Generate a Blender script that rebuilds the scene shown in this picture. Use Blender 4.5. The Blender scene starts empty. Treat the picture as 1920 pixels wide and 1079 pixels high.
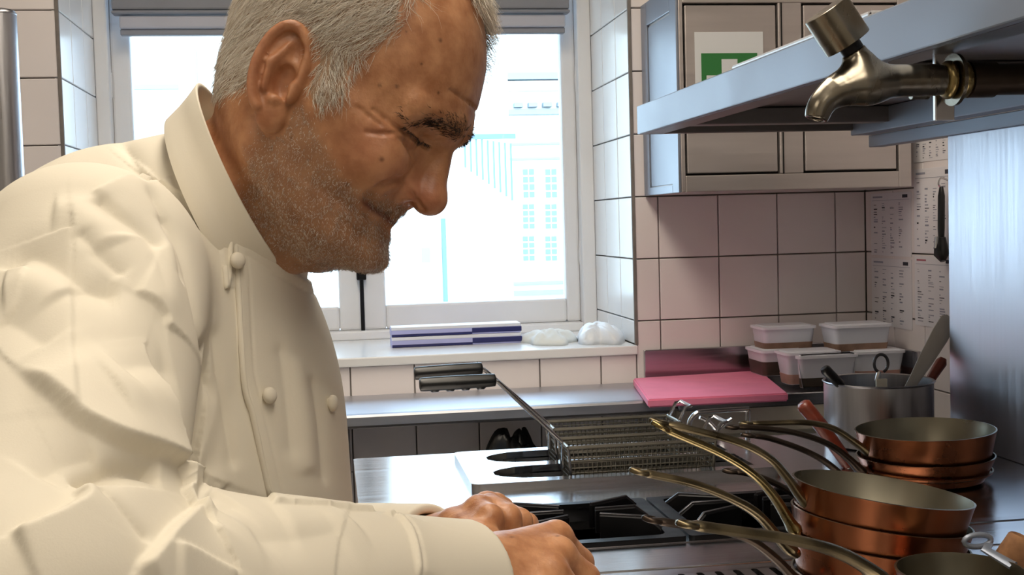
import bpy, bmesh, math, random
import numpy as np
from mathutils import Matrix, Vector

# ------------------------------------------------------------------ camera
scn = bpy.context.scene
COL = scn.collection
F_PX, CX, CY = 2300.0, 960.0, 539.5            # focal length in pixels of the 1920x1079 frame
ZC = 1.29
CAM = np.array([0.0, 0.0, ZC])
YAW, PITCH, ROLL = math.radians(8.439), math.radians(3.039), 0.028
FW = np.array([math.sin(YAW)*math.cos(PITCH), math.cos(YAW)*math.cos(PITCH), -math.sin(PITCH)])
_r = np.array([math.cos(YAW), -math.sin(YAW), 0.0]); _u = np.cross(_r, FW)
RT = math.cos(ROLL)*_r - math.sin(ROLL)*_u
UP = math.cos(ROLL)*_u + math.sin(ROLL)*_r
cam_d = bpy.data.cameras.new('camera'); cam = bpy.data.objects.new('camera', cam_d); COL.objects.link(cam)
cam_d.sensor_width = 36.0; cam_d.lens = 36.0*F_PX/1920.0; cam_d.clip_start = 0.02; cam_d.clip_end = 200
cam.matrix_world = Matrix(((RT[0], UP[0], -FW[0], CAM[0]), (RT[1], UP[1], -FW[1], CAM[1]), (RT[2], UP[2], -FW[2], CAM[2]), (0, 0, 0, 1)))
scn.camera = cam

# ------------------------------------------------------------------ exposure, sky, room light
vs = scn.view_settings
vs.view_transform = 'Standard'; vs.look = 'None'; vs.exposure = 0.0; vs.gamma = 1.0; vs.use_curve_mapping = False
SKY_STRENGTH = 7.2
world = bpy.data.worlds.new('sky'); scn.world = world; world.use_nodes = True
wn = world.node_tree.nodes; wn['Background'].inputs[0].default_value = (0.57, 0.77, 1.0, 1); wn['Background'].inputs[1].default_value = SKY_STRENGTH
LAMP_WARM = (1.0, 0.89, 0.75)
LAMPS = [  # x, y, size x, size y, watts: the ceiling lamps of the kitchen, the last added as fill
    (-1.15, -0.25, 0.45, 1.30, 2.0),
    (0.22, 0.45, 0.45, 1.30, 9.0),
    (0.05, 1.80, 0.45, 1.30, 13.0),
    (0.40, -1.00, 0.45, 1.30, 9.0),  # added fill lamp, lifts chest, face and tiles facing the camera
]
CEIL = 2.60

# ------------------------------------------------------------------ pixel -> place (a pixel gives a direction, a known plane the distance)
def ray(px, py): return (px-CX)/F_PX*RT - (py-CY)/F_PX*UP + FW
def onX(px, py, X): d = ray(px, py); return CAM + d*((X-CAM[0])/d[0])
def onY(px, py, Y): d = ray(px, py); return CAM + d*((Y-CAM[1])/d[1])
def onZ(px, py, Z): d = ray(px, py); return CAM + d*((Z-CAM[2])/d[2])
def atD(px, py, d): return CAM + ray(px, py)*d
def proj(p):
    q = np.asarray(p, float) - CAM; z = q @ FW
    return np.stack([CX+F_PX*(q @ RT)/z, CY-F_PX*(q @ UP)/z], -1)

# ------------------------------------------------------------------ materials
def lin(c):
    if isinstance(c, str): c = [int(c[i:i+2], 16)/255 for i in (0, 2, 4)]
    return tuple(x/12.92 if x <= 0.04045 else ((x+0.055)/1.055)**2.4 for x in c) + (1.0,)
MATS = {}
def mat(name, col, rough=0.5, metal=0.0, var=0.0, vscale=8.0, bump=0.0, bscale=60.0, stretch=(1, 1, 1), rvar=0.0, col2=None, trans=0.0, sss=0.0, spec=None, coat=0.0, emit=None, estr=0.0, bdist=0.002):
    m = bpy.data.materials.new(name); m.use_nodes = True; MATS[name] = m
    nt = m.node_tree; b = nt.nodes['Principled BSDF']; L = nt.links.new
    c = lin(col); b.inputs['Base Color'].default_value = c
    b.inputs['Roughness'].default_value = rough; b.inputs['Metallic'].default_value = metal
    if spec is not None: b.inputs['Specular IOR Level'].default_value = spec
    if trans: b.inputs['Transmission Weight'].default_value = trans
    if coat: b.inputs['Coat Weight'].default_value = coat; b.inputs['Coat Roughness'].default_value = 0.08
    if sss:
        b.inputs['Subsurface Weight'].default_value = sss; b.inputs['Subsurface Radius'].default_value = (0.006, 0.0025, 0.0015); b.inputs['Subsurface Scale'].default_value = 1.0
    if emit: b.inputs['Emission Color'].default_value = lin(emit); b.inputs['Emission Strength'].default_value = estr
    if var or bump or rvar or col2:
        tc = nt.nodes.new('ShaderNodeTexCoord'); mp = nt.nodes.new('ShaderNodeMapping'); mp.inputs['Scale'].default_value = stretch
        L(tc.outputs['Object'], mp.inputs['Vector'])
        n = nt.nodes.new('ShaderNodeTexNoise'); n.inputs['Scale'].default_value = vscale; n.inputs['Detail'].default_value = 5
        L(mp.outputs['Vector'], n.inputs['Vector'])
        if var or col2:
            r = nt.nodes.new('ShaderNodeValToRGB'); r.color_ramp.elements[0].position = 0.3; r.color_ramp.elements[1].position = 0.7
            lo = lin(col2) if col2 else tuple(x*(1-var) for x in c[:3])+(1,)
            hi = c if col2 else tuple(min(1, x*(1+var)) for x in c[:3])+(1,)
            r.color_ramp.elements[0].color = lo; r.color_ramp.elements[1].color = hi
            L(n.outputs['Fac'], r.inputs['Fac']); L(r.outputs['Color'], b.inputs['Base Color'])
        if rvar:
            mr = nt.nodes.new('ShaderNodeMapRange'); mr.inputs['To Min'].default_value = max(0.02, rough-rvar); mr.inputs['To Max'].default_value = rough+rvar
            mr.inputs['From Min'].default_value = 0.3; mr.inputs['From Max'].default_value = 0.7
            L(n.outputs['Fac'], mr.inputs['Value']); L(mr.outputs['Result'], b.inputs['Roughness'])
        if bump:
            n2 = nt.nodes.new('ShaderNodeTexNoise'); n2.inputs['Scale'].default_value = bscale; n2.inputs['Detail'].default_value = 4
            L(mp.outputs['Vector'], n2.inputs['Vector'])
            bp = nt.nodes.new('ShaderNodeBump'); bp.inputs['Strength'].default_value = bump; bp.inputs['Distance'].default_value = bdist
            L(n2.outputs['Fac'], bp.inputs['Height']); L(bp.outputs['Normal'], b.inputs['Normal'])
    return m
mat('tile_cream', 'efe8e8', 0.22, var=0.03, vscale=3, bump=0.05, bscale=5, bdist=0.01)
mat('tile_white', 'eef0f2', 0.25, var=0.02, vscale=3, bump=0.04, bscale=5, bdist=0.01)
mat('grout', '7d7773', 0.9, var=0.15, vscale=30)
mat('paint_white', 'e9eaec', 0.45, var=0.03, vscale=6, bump=0.1, bscale=25)
mat('plaster', 'e6e1d8', 0.8, var=0.04, vscale=5, bump=0.2, bscale=40)
mat('floor_tile', '51483f', 0.45, var=0.15, vscale=6)
mat('steel', 'b4b2b2', 0.30, 1.0, var=0.06, vscale=6, stretch=(1, 30, 1), rvar=0.07, bump=0.01, bscale=25)
mat('steel_x', 'c2c1c4', 0.20, 1.0, var=0.03, vscale=5, stretch=(1, 40, 40), rvar=0.05, bump=0.008, bscale=20)
mat('steel_z', 'b7b6ba', 0.34, 1.0, var=0.07, vscale=5, stretch=(30, 30, 1), rvar=0.07, bump=0.01, bscale=20)
mat('steel_bright', 'cfcfd2', 0.18, 1.0, rvar=0.05, vscale=10)
mat('steel_cab', 'c4bcb9', 0.42, 0.7, var=0.05, vscale=4, stretch=(1, 1, 14), rvar=0.06)
mat('steel_sat', 'c6c8cf', 0.40, 1.0, var=0.02, vscale=5, stretch=(1, 30, 30), rvar=0.04)
mat('steel_wire', '8b877d', 0.35, 1.0, var=0.1, vscale=30)
mat('wire_bright', 'd2d3d8', 0.3, 0.4)
mat('steel_shaded', '8a8482', 0.42, 1.0, var=0.05, vscale=6, stretch=(1, 20, 1))  # darker steel: shade beneath the overshelf put into the colour
mat('steel_panel', 'bcbfcb', 0.36, 1.0, var=0.03, vscale=5, stretch=(30, 30, 1), rvar=0.05)
mat('steel_lacquer', '8d95a4', 0.42, 0.55, var=0.03, vscale=5, rvar=0.05)
mat('black_iron', '17171a', 0.42, 0.6, var=0.2, vscale=20, rvar=0.1)
mat('iron_edge', '5b5a5e', 0.35, 0.9, var=0.15, vscale=30)
mat('black_plastic', '101114', 0.3, var=0.1, vscale=20)
mat('dark_gap', '0b0b0c', 0.8)
mat('copper', 'a66848', 0.30, 1.0, var=0.07, vscale=14, rvar=0.08, bump=0.04, bscale=50)
mat('copper_dark', '9c5230', 0.32, 1.0, var=0.2, vscale=18, rvar=0.08)
mat('tin', '8f8a7c', 0.34, 1.0, var=0.12, vscale=12, rvar=0.1)
mat('brass_aged', '7a6e56', 0.36, 1.0, var=0.2, vscale=25, rvar=0.1, bump=0.08, bscale=90)
mat('brass_bright', '96855c', 0.28, 1.0, var=0.15, vscale=25, rvar=0.08)
mat('iron_handle', '4b4038', 0.4, 0.9, var=0.2, vscale=25)
mat('tap_metal', '8d8679', 0.25, 1.0, var=0.10, vscale=18, rvar=0.06, stretch=(3, 1, 1))
mat('pink_board', 'fb8fb2', 0.5, var=0.05, vscale=20, bump=0.08, bscale=120)
mat('cream_lam', 'ddd4c0', 0.4, var=0.03, vscale=5)
mat('plastic_clear', 'e9edf8', 0.25, trans=0.12, var=0.02, vscale=5)
mat('plastic_lid', 'eef0fa', 0.3, var=0.02, vscale=10)
mat('sauce_dark', '4a4038', 0.4, var=0.2, vscale=30)
mat('sauce_pink', 'b98f84', 0.5, var=0.15, vscale=30)
mat('sauce_brown', '8f7260', 0.5, var=0.3, vscale=25)
mat('wood_red', '7a3322', 0.4, var=0.2, vscale=14, stretch=(1, 1, 6), coat=0.3)
mat('wood_spatula', 'b9b3ab', 0.5, var=0.08, vscale=14)
mat('bag_black', '0f1112', 0.25, var=0.3, vscale=14)
mat('bag_white', 'e8eef6', 0.35, var=0.04, vscale=9)
mat('cloth_white', 'e9eff0', 0.8, var=0.05, vscale=12)
mat('box_lavender', 'b9bef0', 0.35, var=0.04, vscale=12)
mat('box_white', 'e6eaf4', 0.35)
mat('box_navy', '252a66', 0.35, var=0.06, vscale=12)
mat('paper', 'e4e2e6', 0.75, var=0.02, vscale=9)
mat('ink', '3a3b46', 0.8)
mat('ink_grey', '9a9cab', 0.8)
mat('ink_red', 'b8707e', 0.8)
mat('sign_green', '2f7a3d', 0.5)
mat('sign_white', 'dcdfe2', 0.5)
mat('cork', 'a3764e', 0.8, col2='6e4a30', vscale=45, bump=0.4, bscale=80)
mat('blind_grey', '8d8f97', 0.6, var=0.04, vscale=8)
mat('blind_light', 'b9bac4', 0.6, var=0.04, vscale=8)
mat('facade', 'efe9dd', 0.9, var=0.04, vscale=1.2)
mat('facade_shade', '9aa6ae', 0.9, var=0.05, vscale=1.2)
mat('ext_glass', '788b9a', 0.2)
mat('ext_metal', '6d8694', 0.6)
mat('street', '8d8a86', 0.9, var=0.1, vscale=2)
mat('lamp_body', 'e6e6e4', 0.5)
mat('lamp_face', 'fff3df', 0.5, emit='fff0d8', estr=3.0)
mat('trouser', '26272c', 0.85, var=0.1, vscale=40)
mat('shoe', '151517', 0.35)
# thin window glass: clear, with a real Fresnel reflection
gm = bpy.data.materials.new('window_glass'); gm.use_nodes = True; MATS['window_glass'] = gm
_n = gm.node_tree.nodes; _n.clear(); _o = _n.new('ShaderNodeOutputMaterial'); _t = _n.new('ShaderNodeBsdfTransparent'); _g = _n.new('ShaderNodeBsdfGlossy'); _g.inputs['Roughness'].default_value = 0.02
_m = _n.new('ShaderNodeMixShader'); _f = _n.new('ShaderNodeFresnel'); _f.inputs['IOR'].default_value = 1.3
_t.inputs['Color'].default_value = (0.96, 0.98, 0.98, 1)
gm.node_tree.links.new(_f.outputs[0], _m.inputs[0]); gm.node_tree.links.new(_t.outputs[0], _m.inputs[1]); gm.node_tree.links.new(_g.outputs[0], _m.inputs[2]); gm.node_tree.links.new(_m.outputs[0], _o.inputs[0])

# ------------------------------------------------------------------ builders
ORG = {}
def org(p): return ORG.get(p.name, np.zeros(3)) if p else np.zeros(3)
def thing(name, label, cat, loc=(0, 0, 0), group=None):
    o = bpy.data.objects.new(name, None); COL.objects.link(o); o.location = loc; o.empty_display_size = 0.05
    o['label'] = label; o['category'] = cat
    if group: o['group'] = group
    ORG[o.name] = np.array(loc, float)
    return o
def tag(o, label, cat, group=None):
    o['label'] = label; o['category'] = cat
    if group: o['group'] = group
    return o
def link(name, me, m, parent=None, smooth=False, label=None, kind=None):
    o = bpy.data.objects.new(name, me); COL.objects.link(o)
    if m: me.materials.append(MATS[m] if isinstance(m, str) else m)
    if smooth:
        me.polygons.foreach_set('use_smooth', np.ones(len(me.polygons), bool))
        if smooth != True: me.set_sharp_from_angle(angle=math.radians(smooth))
    if parent:
        o.parent = parent; ORG[o.name] = org(parent)
    if label: o['label'] = label
    if kind: o['kind'] = kind
    return o
def mk(name, v, f, m, parent=None, smooth=False, label=None, kind=None):
    me = bpy.data.meshes.new(name)
    v = np.asarray(v, float) - org(parent)
    me.from_pydata(v.tolist(), [], [list(map(int, q)) for q in f]); me.update()
    return link(name, me, m, parent, smooth, label, kind)
def frombm(name, bm, m, parent=None, smooth=False, label=None, kind=None, fix=True):
    if fix: bmesh.ops.recalc_face_normals(bm, faces=bm.faces)
    o3 = org(parent)
    if o3.any(): bmesh.ops.translate(bm, verts=bm.verts, vec=-Vector(o3))
    me = bpy.data.meshes.new(name); bm.to_mesh(me); bm.free()
    return link(name, me, m, parent, smooth, label, kind)
def bm_box(bm, x0, x1, y0, y1, z0, z1, bev=0.0, seg=2, M=None):
    r = bmesh.ops.create_cube(bm, size=1.0)['verts']
    for v in r: v.co = Vector(((x0+x1)/2+v.co.x*(x1-x0), (y0+y1)/2+v.co.y*(y1-y0), (z0+z1)/2+v.co.z*(z1-z0)))
    if M is not None: bmesh.ops.transform(bm, matrix=M, verts=r)
    if bev:
        es = list({e for v in r for e in v.link_edges})
        bmesh.ops.bevel(bm, geom=es, offset=bev, segments=seg, profile=0.5, affect='EDGES')
def box(name, x0, x1, y0, y1, z0, z1, m, parent=None, bev=0.0, label=None, M=None, smooth=False):
    bm = bmesh.new(); bm_box(bm, x0, x1, y0, y1, z0, z1, bev, M=M)
    return frombm(name, bm, m, parent, smooth, label)
def tube_vf(pts, rad, n=10, cap=True, flat=1.0, up=None):
    """swept tube along pts; flat<1 squashes the section along 'up'"""
    P = np.asarray(pts, float); N = len(P); rad = np.broadcast_to(np.asarray(rad, float), (N,))
    T = np.gradient(P, axis=0); T /= np.linalg.norm(T, axis=1, keepdims=True)+1e-12
    ref = np.array(up, float) if up is not None else (np.array([0, 0, 1.0]) if abs(T[0][2]) < 0.9 else np.array([1.0, 0, 0]))
    V = []; B = None
    for i in range(N):
        a = (ref if (up is not None or B is None) else B); a = a - T[i]*(a @ T[i]); a /= np.linalg.norm(a)+1e-12; B = a
        c = np.cross(T[i], a)
        for k in range(n):
            t = 2*math.pi*k/n; V.append(P[i] + rad[i]*(math.cos(t)*a*flat + math.sin(t)*c))
    Fc = [(i*n+k, i*n+(k+1) % n, (i+1)*n+(k+1) % n, (i+1)*n+k) for i in range(N-1) for k in range(n)]
    if cap: Fc += [tuple(range(n))[::-1], tuple(range((N-1)*n, N*n))]
    return V, Fc
def tube(name, pts, rad, m, parent=None, n=10, label=None, flat=1.0, up=None, cap=True, sharp=50):
    V, Fc = tube_vf(pts, rad, n, cap, flat, up)
    return mk(name, V, Fc, m, parent, sharp, label)
def join_vf(L):
    V = []; Fc = []
    for v, f in L:
        b = len(V); V += [tuple(x) for x in v]; Fc += [tuple(i+b for i in q) for q in f]
    return V, Fc
def catmull(pts, n=8):
    P = np.asarray(pts, float); P = np.vstack([2*P[0]-P[1], P, 2*P[-1]-P[-2]]); out = []
    for i in range(1, len(P)-2):
        for t in np.linspace(0, 1, n, endpoint=False):
            p0, p1, p2, p3 = P[i-1:i+3]
            out.append(0.5*((2*p1)+(-p0+p2)*t+(2*p0-5*p1+4*p2-p3)*t*t+(-p0+3*p1-3*p2+p3)*t**3))
    out.append(P[-2]); return np.array(out)
def lathe_vf(prof, n=48, c=(0, 0, 0), close=False):
    V = []; Fc = []; m = len(prof)
    for r, z in prof:
        for k in range(n):
            t = 2*math.pi*k/n; V.append((c[0]+r*math.cos(t), c[1]+r*math.sin(t), c[2]+z))
    for i in range(m-1):
        for k in range(n): Fc.append((i*n+k, i*n+(k+1) % n, (i+1)*n+(k+1) % n, (i+1)*n+k))
    return V, Fc
def rrect(x0, x1, y0, y1, r=0.0, n=6):
    if r <= 0: return [(x0, y0), (x1, y0), (x1, y1), (x0, y1)]
    out = []
    for cx, cy, a in ((x1-r, y0+r, -90), (x1-r, y1-r, 0), (x0+r, y1-r, 90), (x0+r, y0+r, 180)):
        for k in range(n+1):
            t = math.radians(a+90*k/n); out.append((cx+r*math.cos(t), cy+r*math.sin(t)))
    return out
def plate(name, outer, holes, z, th, m, parent=None, label=None):
    bm = bmesh.new(); es = []
    for lp in [outer]+holes:
        vv = [bm.verts.new((x, y, z)) for x, y in lp]
        es += [bm.edges.new((vv[i], vv[(i+1) % len(vv)])) for i in range(len(vv))]
    bmesh.ops.triangle_fill(bm, use_beauty=True, use_dissolve=False, edges=es, normal=(0, 0, 1))
    g = bmesh.ops.extrude_face_region(bm, geom=list(bm.faces))
    bmesh.ops.translate(bm, verts=[e for e in g['geom'] if isinstance(e, bmesh.types.BMVert)], vec=(0, 0, -th))
    return frombm(name, bm, m, parent, False, label)
def struct(o): o['kind'] = 'structure'; return o
def copy_obj(o, parent=None, loc=None):
    c = o.copy(); COL.objects.link(c); c.parent = parent
    if loc is not None: c.location = loc
    ORG[c.name] = org(parent) if parent else np.array(c.location)
    return c
# ------------------------------------------------------------------ the room shell
D = 2.90; XR = 1.326; WL, WR = -0.585, 0.733; SILL = 0.983; YG = 3.38; WT = 2.25
XL = -2.3; YB = -2.4
fl = struct(box('floor', XL-.1, XR+.1, YB-.1, D+.6, -0.1, 0.0, 'floor_tile'))
ce = struct(box('ceiling', XL-.1, XR+.1, YB-.1, D+.6, CEIL, CEIL+.1, 'plaster'))
struct(box('wall_left', XL-.1, XL, YB-.1, D+.6, 0, CEIL, 'plaster'))
struct(box('wall_rear', XL, XR, YB-.1, YB, 0, CEIL, 'plaster'))
wr = struct(box('wall_right', XR+.009, XR+.12, YB, D+.6, 0, CEIL, 'grout'))
bm = bmesh.new()
for a in ((XL, WL-.009, 0, CEIL), (WR+.009, XR+.009, 0, CEIL), (WL-.009, WR+.009, 0, SILL-.022), (WL-.009, WR+.009, WT, CEIL)):
    bm_box(bm, a[0], a[1], D+.009, D+.6, a[2], a[3])
wb = struct(frombm('wall_back', bm, 'grout'))
TP = 0.151
tile_cache = {}
def tile(parent, axis, a0, a1, z0, z1, face, m='tile_cream', g=0.0016, sgn=-1):
    """one glazed tile: axis 'y' lies in a plane y=face, 'x' in a plane x=face, 'z' flat; proud of the grout"""
    a0 += g; a1 -= g; z0 += g; z1 -= g
    if a1-a0 < 0.006 or z1-z0 < 0.006: return
    key = (axis, round(a1-a0, 4), round(z1-z0, 4), m, sgn)
    if key not in tile_cache:
        bm = bmesh.new(); w, h = (a1-a0)/2, (z1-z0)/2; t = 0.012
        if axis == 'y': bm_box(bm, -w, w, 0, t, -h, h)
        else: bm_box(bm, 0 if sgn < 0 else -t, t if sgn < 0 else 0, -w, w, -h, h)
        ed = [e for e in bm.edges if all(abs(v.co.y if axis == 'y' else v.co.x) < 1e-6 for v in e.verts)]
        bmesh.ops.bevel(bm, geom=ed, offset=0.0014, segments=1, affect='EDGES')
        bmesh.ops.recalc_face_normals(bm, faces=bm.faces)
        me = bpy.data.meshes.new('tile'); bm.to_mesh(me); bm.free(); me.materials.append(MATS[m]); tile_cache[key] = me
    o = bpy.data.objects.new('tile', tile_cache[key]); COL.objects.link(o); o.parent = parent
    jit = random.uniform(-.0004, .0004)
    o.location = ((a0+a1)/2, face+jit, (z0+z1)/2) if axis == 'y' else (face+jit, (a0+a1)/2, (z0+z1)/2)
random.seed(4)
def tile_field(parent, axis, a0, a1, z0, z1, face, aa, za, m='tile_cream', sgn=-1):
    k0 = math.floor((a0-aa)/TP); 
    for i in range(k0, math.ceil((a1-aa)/TP)):
        for j in range(math.floor((z0-za)/TP), math.ceil((z1-za)/TP)):
            tile(parent, axis, max(a0, aa+i*TP), min(a1, aa+(i+1)*TP), max(z0, za+j*TP), min(z1, za+(j+1)*TP), face, m, sgn=sgn)
AX, AZ = 0.7946, 1.0416
tile_field(wb, 'y', WR, XR, 0.60, 2.26, D, AX, AZ)
tile_field(wb, 'y', WL, WR, 0.44, SILL-.022, D, AX, SILL-.022-TP*0.66)
tile_field(wb, 'y', -1.65, WL, 0.60, 2.26, D, WL, AZ-.002)
tile_field(wr, 'x', 2.02, D, 0.60, 2.26, XR, D, AZ)
tile_field(wb, 'x', D+.004, YG-.04, SILL, WT, WR, D, AZ, 'tile_white', sgn=-1)
tile_field(wb, 'x', D+.004, YG-.04, SILL, WT, WL, D, AZ, 'tile_white', sgn=1)
# dark metal corner beads of the window opening
for i, x in enumerate((WL, WR)):
    o = box('trim_%d' % (i+1), x-.004, x+.004, D-.0025, D+.006, SILL, WT, 'grout', bev=.001); struct(o)
s = struct(box('window_sill', WL, WR, D-.012, D+.5, SILL-.022, SILL, 'tile_white', bev=.003)); s.name = 'trim_3'

# ------------------------------------------------------------------ the window
w1 = bpy.data.objects.new('window_1', None); COL.objects.link(w1); w1.location = (0, YG, SILL); w1['kind'] = 'structure'; ORG['window_1'] = np.array((0, YG, SILL))
def frame_bm(x0, x1, y0, y1, z0, z1, l, r, b, t, bev=.004):
    bm = bmesh.new()
    for a in ((x0, x0+l, z0, z1), (x1-r, x1, z0, z1), (x0+l, x1-r, z0, z0+b), (x0+l, x1-r, z1-t, z1)):
        bm_box(bm, a[0], a[1], y0, y1, a[2], a[3], bev)
    return bm
frombm('frame', frame_bm(WL, WR, YG-.045, YG+.06, SILL, WT, .035, .038, .024, .04), 'paint_white', w1)
cas = []
for (x0, x1, l, r) in ((WL+.035, .083, .05, .060), (.086, WR-.038, .064, .040)):
    c = frombm('casement', frame_bm(x0, x1, YG-.005, YG+.045, SILL+.024, WT-.04, l, r, .066, .05, .007), 'paint_white', w1)
    cas.append(c)
    box('pane', x0+l-.006, x1-r+.006, YG+.026, YG+.030, SILL+.085, WT-.085, 'window_glass', c)
    z = WT-.06
    for k, hz in enumerate((1.20, 1.68)):      # hinges
        hx = x0-.004 if l < .06 and x0 < 0 else x1+.004
        tube('hinge', [(hx, YG-.012, hz-.045), (hx, YG-.012, hz-.03), (hx, YG-.012, hz+.03), (hx, YG-.012, hz+.045)], [.003, .007, .007, .003], 'paint_white', c, 8)
tube('latch_rod', [(.085, YG-.022, z_) for z_ in (SILL+.004, 1.1, 1.6, 2.2)], .0055, 'black_iron', w1, 8, label='black latch rod')
bm = bmesh.new(); bm_box(bm, .052, .096, YG-.034, YG-.012, SILL+.008, SILL+.018, .002); bm_box(bm, .072, .098, YG-.034, YG-.010, 1.145, 1.19, .003)
frombm('latch_keeper', bm, 'black_iron', w1)
# pleated blind, drawn up
bl = thing('window_blind', 'grey pleated blind drawn up at the top of the window', 'blind', (0, YG-.06, 1.80))
bx0, bx1 = -.530, .668
box('bottom_rail', bx0+.018, bx1-.012, YG-.075, YG-.05, 1.800, 1.816, 'blind_grey', bl, .003)
zz = 1.816
for k in range(5):
    h = (.036, .012, .034, .05, .06)[k]; d = (.0, .012, .0, .012, 0)[k]
    box('pleat', bx0+(0.018 if k == 0 else 0), bx1-(.012 if k == 0 else 0), YG-.085-d, YG-.05, zz, zz+h-.003, ('blind_light', 'blind_grey')[0 if k == 0 else 1], bl, .005); zz += h
box('head_rail', bx0-.01, bx1+.01, YG-.095, YG-.048, zz, zz+.05, 'blind_grey', bl, .004)

# ------------------------------------------------------------------ outside
def ext_window(parent, px0, px1, py0, py1, Y, rows, cols=2):
    a = onY(px0, py0, Y); b = onY(px1, py1, Y); x0, x1, z1, z0 = a[0], b[0], a[2], b[2]
    o = box('window', x0-.04, x1+.04, Y-.06, Y+.02, z0-.04, z1+.04, 'facade', parent)
    for i in range(cols):
        for j in range(rows):
            w = (x1-x0)/cols; h = (z1-z0)/rows
            box('pane', x0+i*w+.02, x0+(i+1)*w-.02, Y-.09, Y-.05, z0+j*h+.025, z0+(j+1)*h-.025, 'ext_glass', o)
YF = 34.0
e = onY(955, 300, YF)
fb = thing('far_building', 'pale stone building with cornice and tall windows, seen through the right window pane', 'building', (e[0]+1.5, YF, -3))
box('wall', e[0]-1.0, e[0]+6.0, YF, YF+4, -3, onY(1000, 140, YF)[2], 'facade', fb)
for i, (p0, p1, d) in enumerate(((140, 152, .5), (154, 172, .35), (206, 216, .22), (268, 272, .12), (296, 300, .12), (528, 533, .15), (545, 552, .2))):
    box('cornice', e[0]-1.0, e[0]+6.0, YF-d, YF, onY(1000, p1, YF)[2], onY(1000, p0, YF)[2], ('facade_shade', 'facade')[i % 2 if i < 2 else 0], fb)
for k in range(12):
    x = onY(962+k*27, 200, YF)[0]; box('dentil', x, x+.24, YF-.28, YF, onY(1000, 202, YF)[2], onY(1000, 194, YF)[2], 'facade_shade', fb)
for px in (978, 1020, 1062, 1104):
    ext_window(fb, px, px+25, 316, 372, YF, 4); ext_window(fb, px, px+25, 382, 430, YF, 4); ext_window(fb, px, px+25, 442, 490, YF, 4)
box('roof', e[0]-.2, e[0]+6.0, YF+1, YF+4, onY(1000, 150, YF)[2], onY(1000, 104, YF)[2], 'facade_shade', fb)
YN = 10.0
e = onY(956, 300, YN)
nb = thing('near_building', 'bright white rendered building with a railed balcony across the street', 'building', (e[0]-3, YN, -3))
box('wall', e[0]-9, e[0], YN, YN+5, -3, 4.4, 'facade', nb)
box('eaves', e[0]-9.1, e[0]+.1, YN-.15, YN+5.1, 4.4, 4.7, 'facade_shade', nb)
for k in range(9):
    a = onY(862+k*10.5, 262+k*1.5, YN); b = onY(864+k*10.5, 318+k*7.5, YN)
    box('baluster', a[0], a[0]+.014, YN-.30, YN-.285, b[2], a[2], 'ext_metal', nb)
a = onY(858, 262, YN); b = onY(952, 272, YN)
box('handrail', a[0], b[0]+.02, YN-.31, YN-.27, a[2]-.02, a[2]+.02, 'ext_metal', nb)
a = onY(830, 410, YN); tube('drain_pipe', [(a[0], YN-.04, -3), (a[0], YN-.04, a[2])], .02, 'ext_metal', nb, 8)
for (p0, q0, p1, q1) in ((250, 160, 335, 168), (365, 90, 372, 160), (790, 465, 806, 492)):
    a = onY(p0, q0, YN); b = onY(p1, q1, YN); box('string_course', a[0], b[0], YN-.05, YN, b[2], a[2], 'facade_shade', nb)
st = struct(box('ground', -30, 40, D+.6, 40, -3.2, -3.0, 'street'))

# ------------------------------------------------------------------ ceiling lamps, one of them added fill
for i, (lx, ly, sx, sy, wt) in enumerate(LAMPS):
    t = thing('ceiling_lamp', 'long white ceiling lamp %s' % ('over the aisle left of the range', 'over the front of the range', 'near the window wall', 'added behind the camera as fill light')[i], 'lamp', (lx, ly, CEIL))
    box('housing', lx-sx/2-.03, lx+sx/2+.03, ly-sy/2-.03, ly+sy/2+.03, CEIL-.06, CEIL, 'lamp_body', t, .006)
    box('diffuser', lx-sx/2, lx+sx/2, ly-sy/2, ly+sy/2, CEIL-.066, CEIL-.06, 'lamp_face', t)
    ld = bpy.data.lights.new('lamp_light', 'AREA'); ld.shape = 'RECTANGLE'; ld.size = sx; ld.size_y = sy; ld.energy = wt; ld.color = LAMP_WARM
    lo = bpy.data.objects.new('lamp_light', ld); COL.objects.link(lo); lo.parent = t; lo.location = (0, 0, -.075)
pd = bpy.data.lights.new('window_portal', 'AREA'); pd.shape = 'RECTANGLE'; pd.size = WR-WL; pd.size_y = WT-SILL; pd.cycles.is_portal = True
po = bpy.data.objects.new('window_portal', pd); COL.objects.link(po); po.location = ((WL+WR)/2, YG+.10, (SILL+WT)/2); po.rotation_euler = (math.radians(-90), 0, 0)
# ------------------------------------------------------------------ counter under the window
SH = 0.893; CF = 2.60
ct = thing('steel_worktop', 'stainless steel shelf worktop running under the window', 'worktop', (.1, 2.75, 0))
box('top', -.0, .742, CF, D-.002, SH-.032, SH, 'steel_sat', ct, .007)
box('undershelf', -.0, .742, CF+.03, D-.02, .52, .545, 'steel_x', ct, .003)
for x in (.015, .715):
    for y in (CF+.03, D-.05): tube('leg', [(x, y, 0), (x, y, SH-.033)], .016, 'steel_z', ct, 12)
c2 = thing('corner_counter', 'cream fronted counter with steel top in the tiled corner', 'counter', (1.03, 2.75, 0))
box('body', .752, XR-.004, CF+.035, D-.004, 0, SH-.03, 'cream_lam', c2, .003)
box('front_edge', .752, XR-.004, CF, CF+.034, SH-.085, SH-.004, 'cream_lam', c2, .003)
box('top', .748, XR-.002, CF-.002, D-.002, SH-.03, SH, 'steel_x', c2, .003)
box('upstand', .748, XR-.014, D-.016, D-.003, SH, SH+.078, 'steel_x', c2, .002)
box('upstand', XR-.014, XR-.002, CF+.01, D-.003, SH, SH+.078, 'steel_x', c2, .002)
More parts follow.
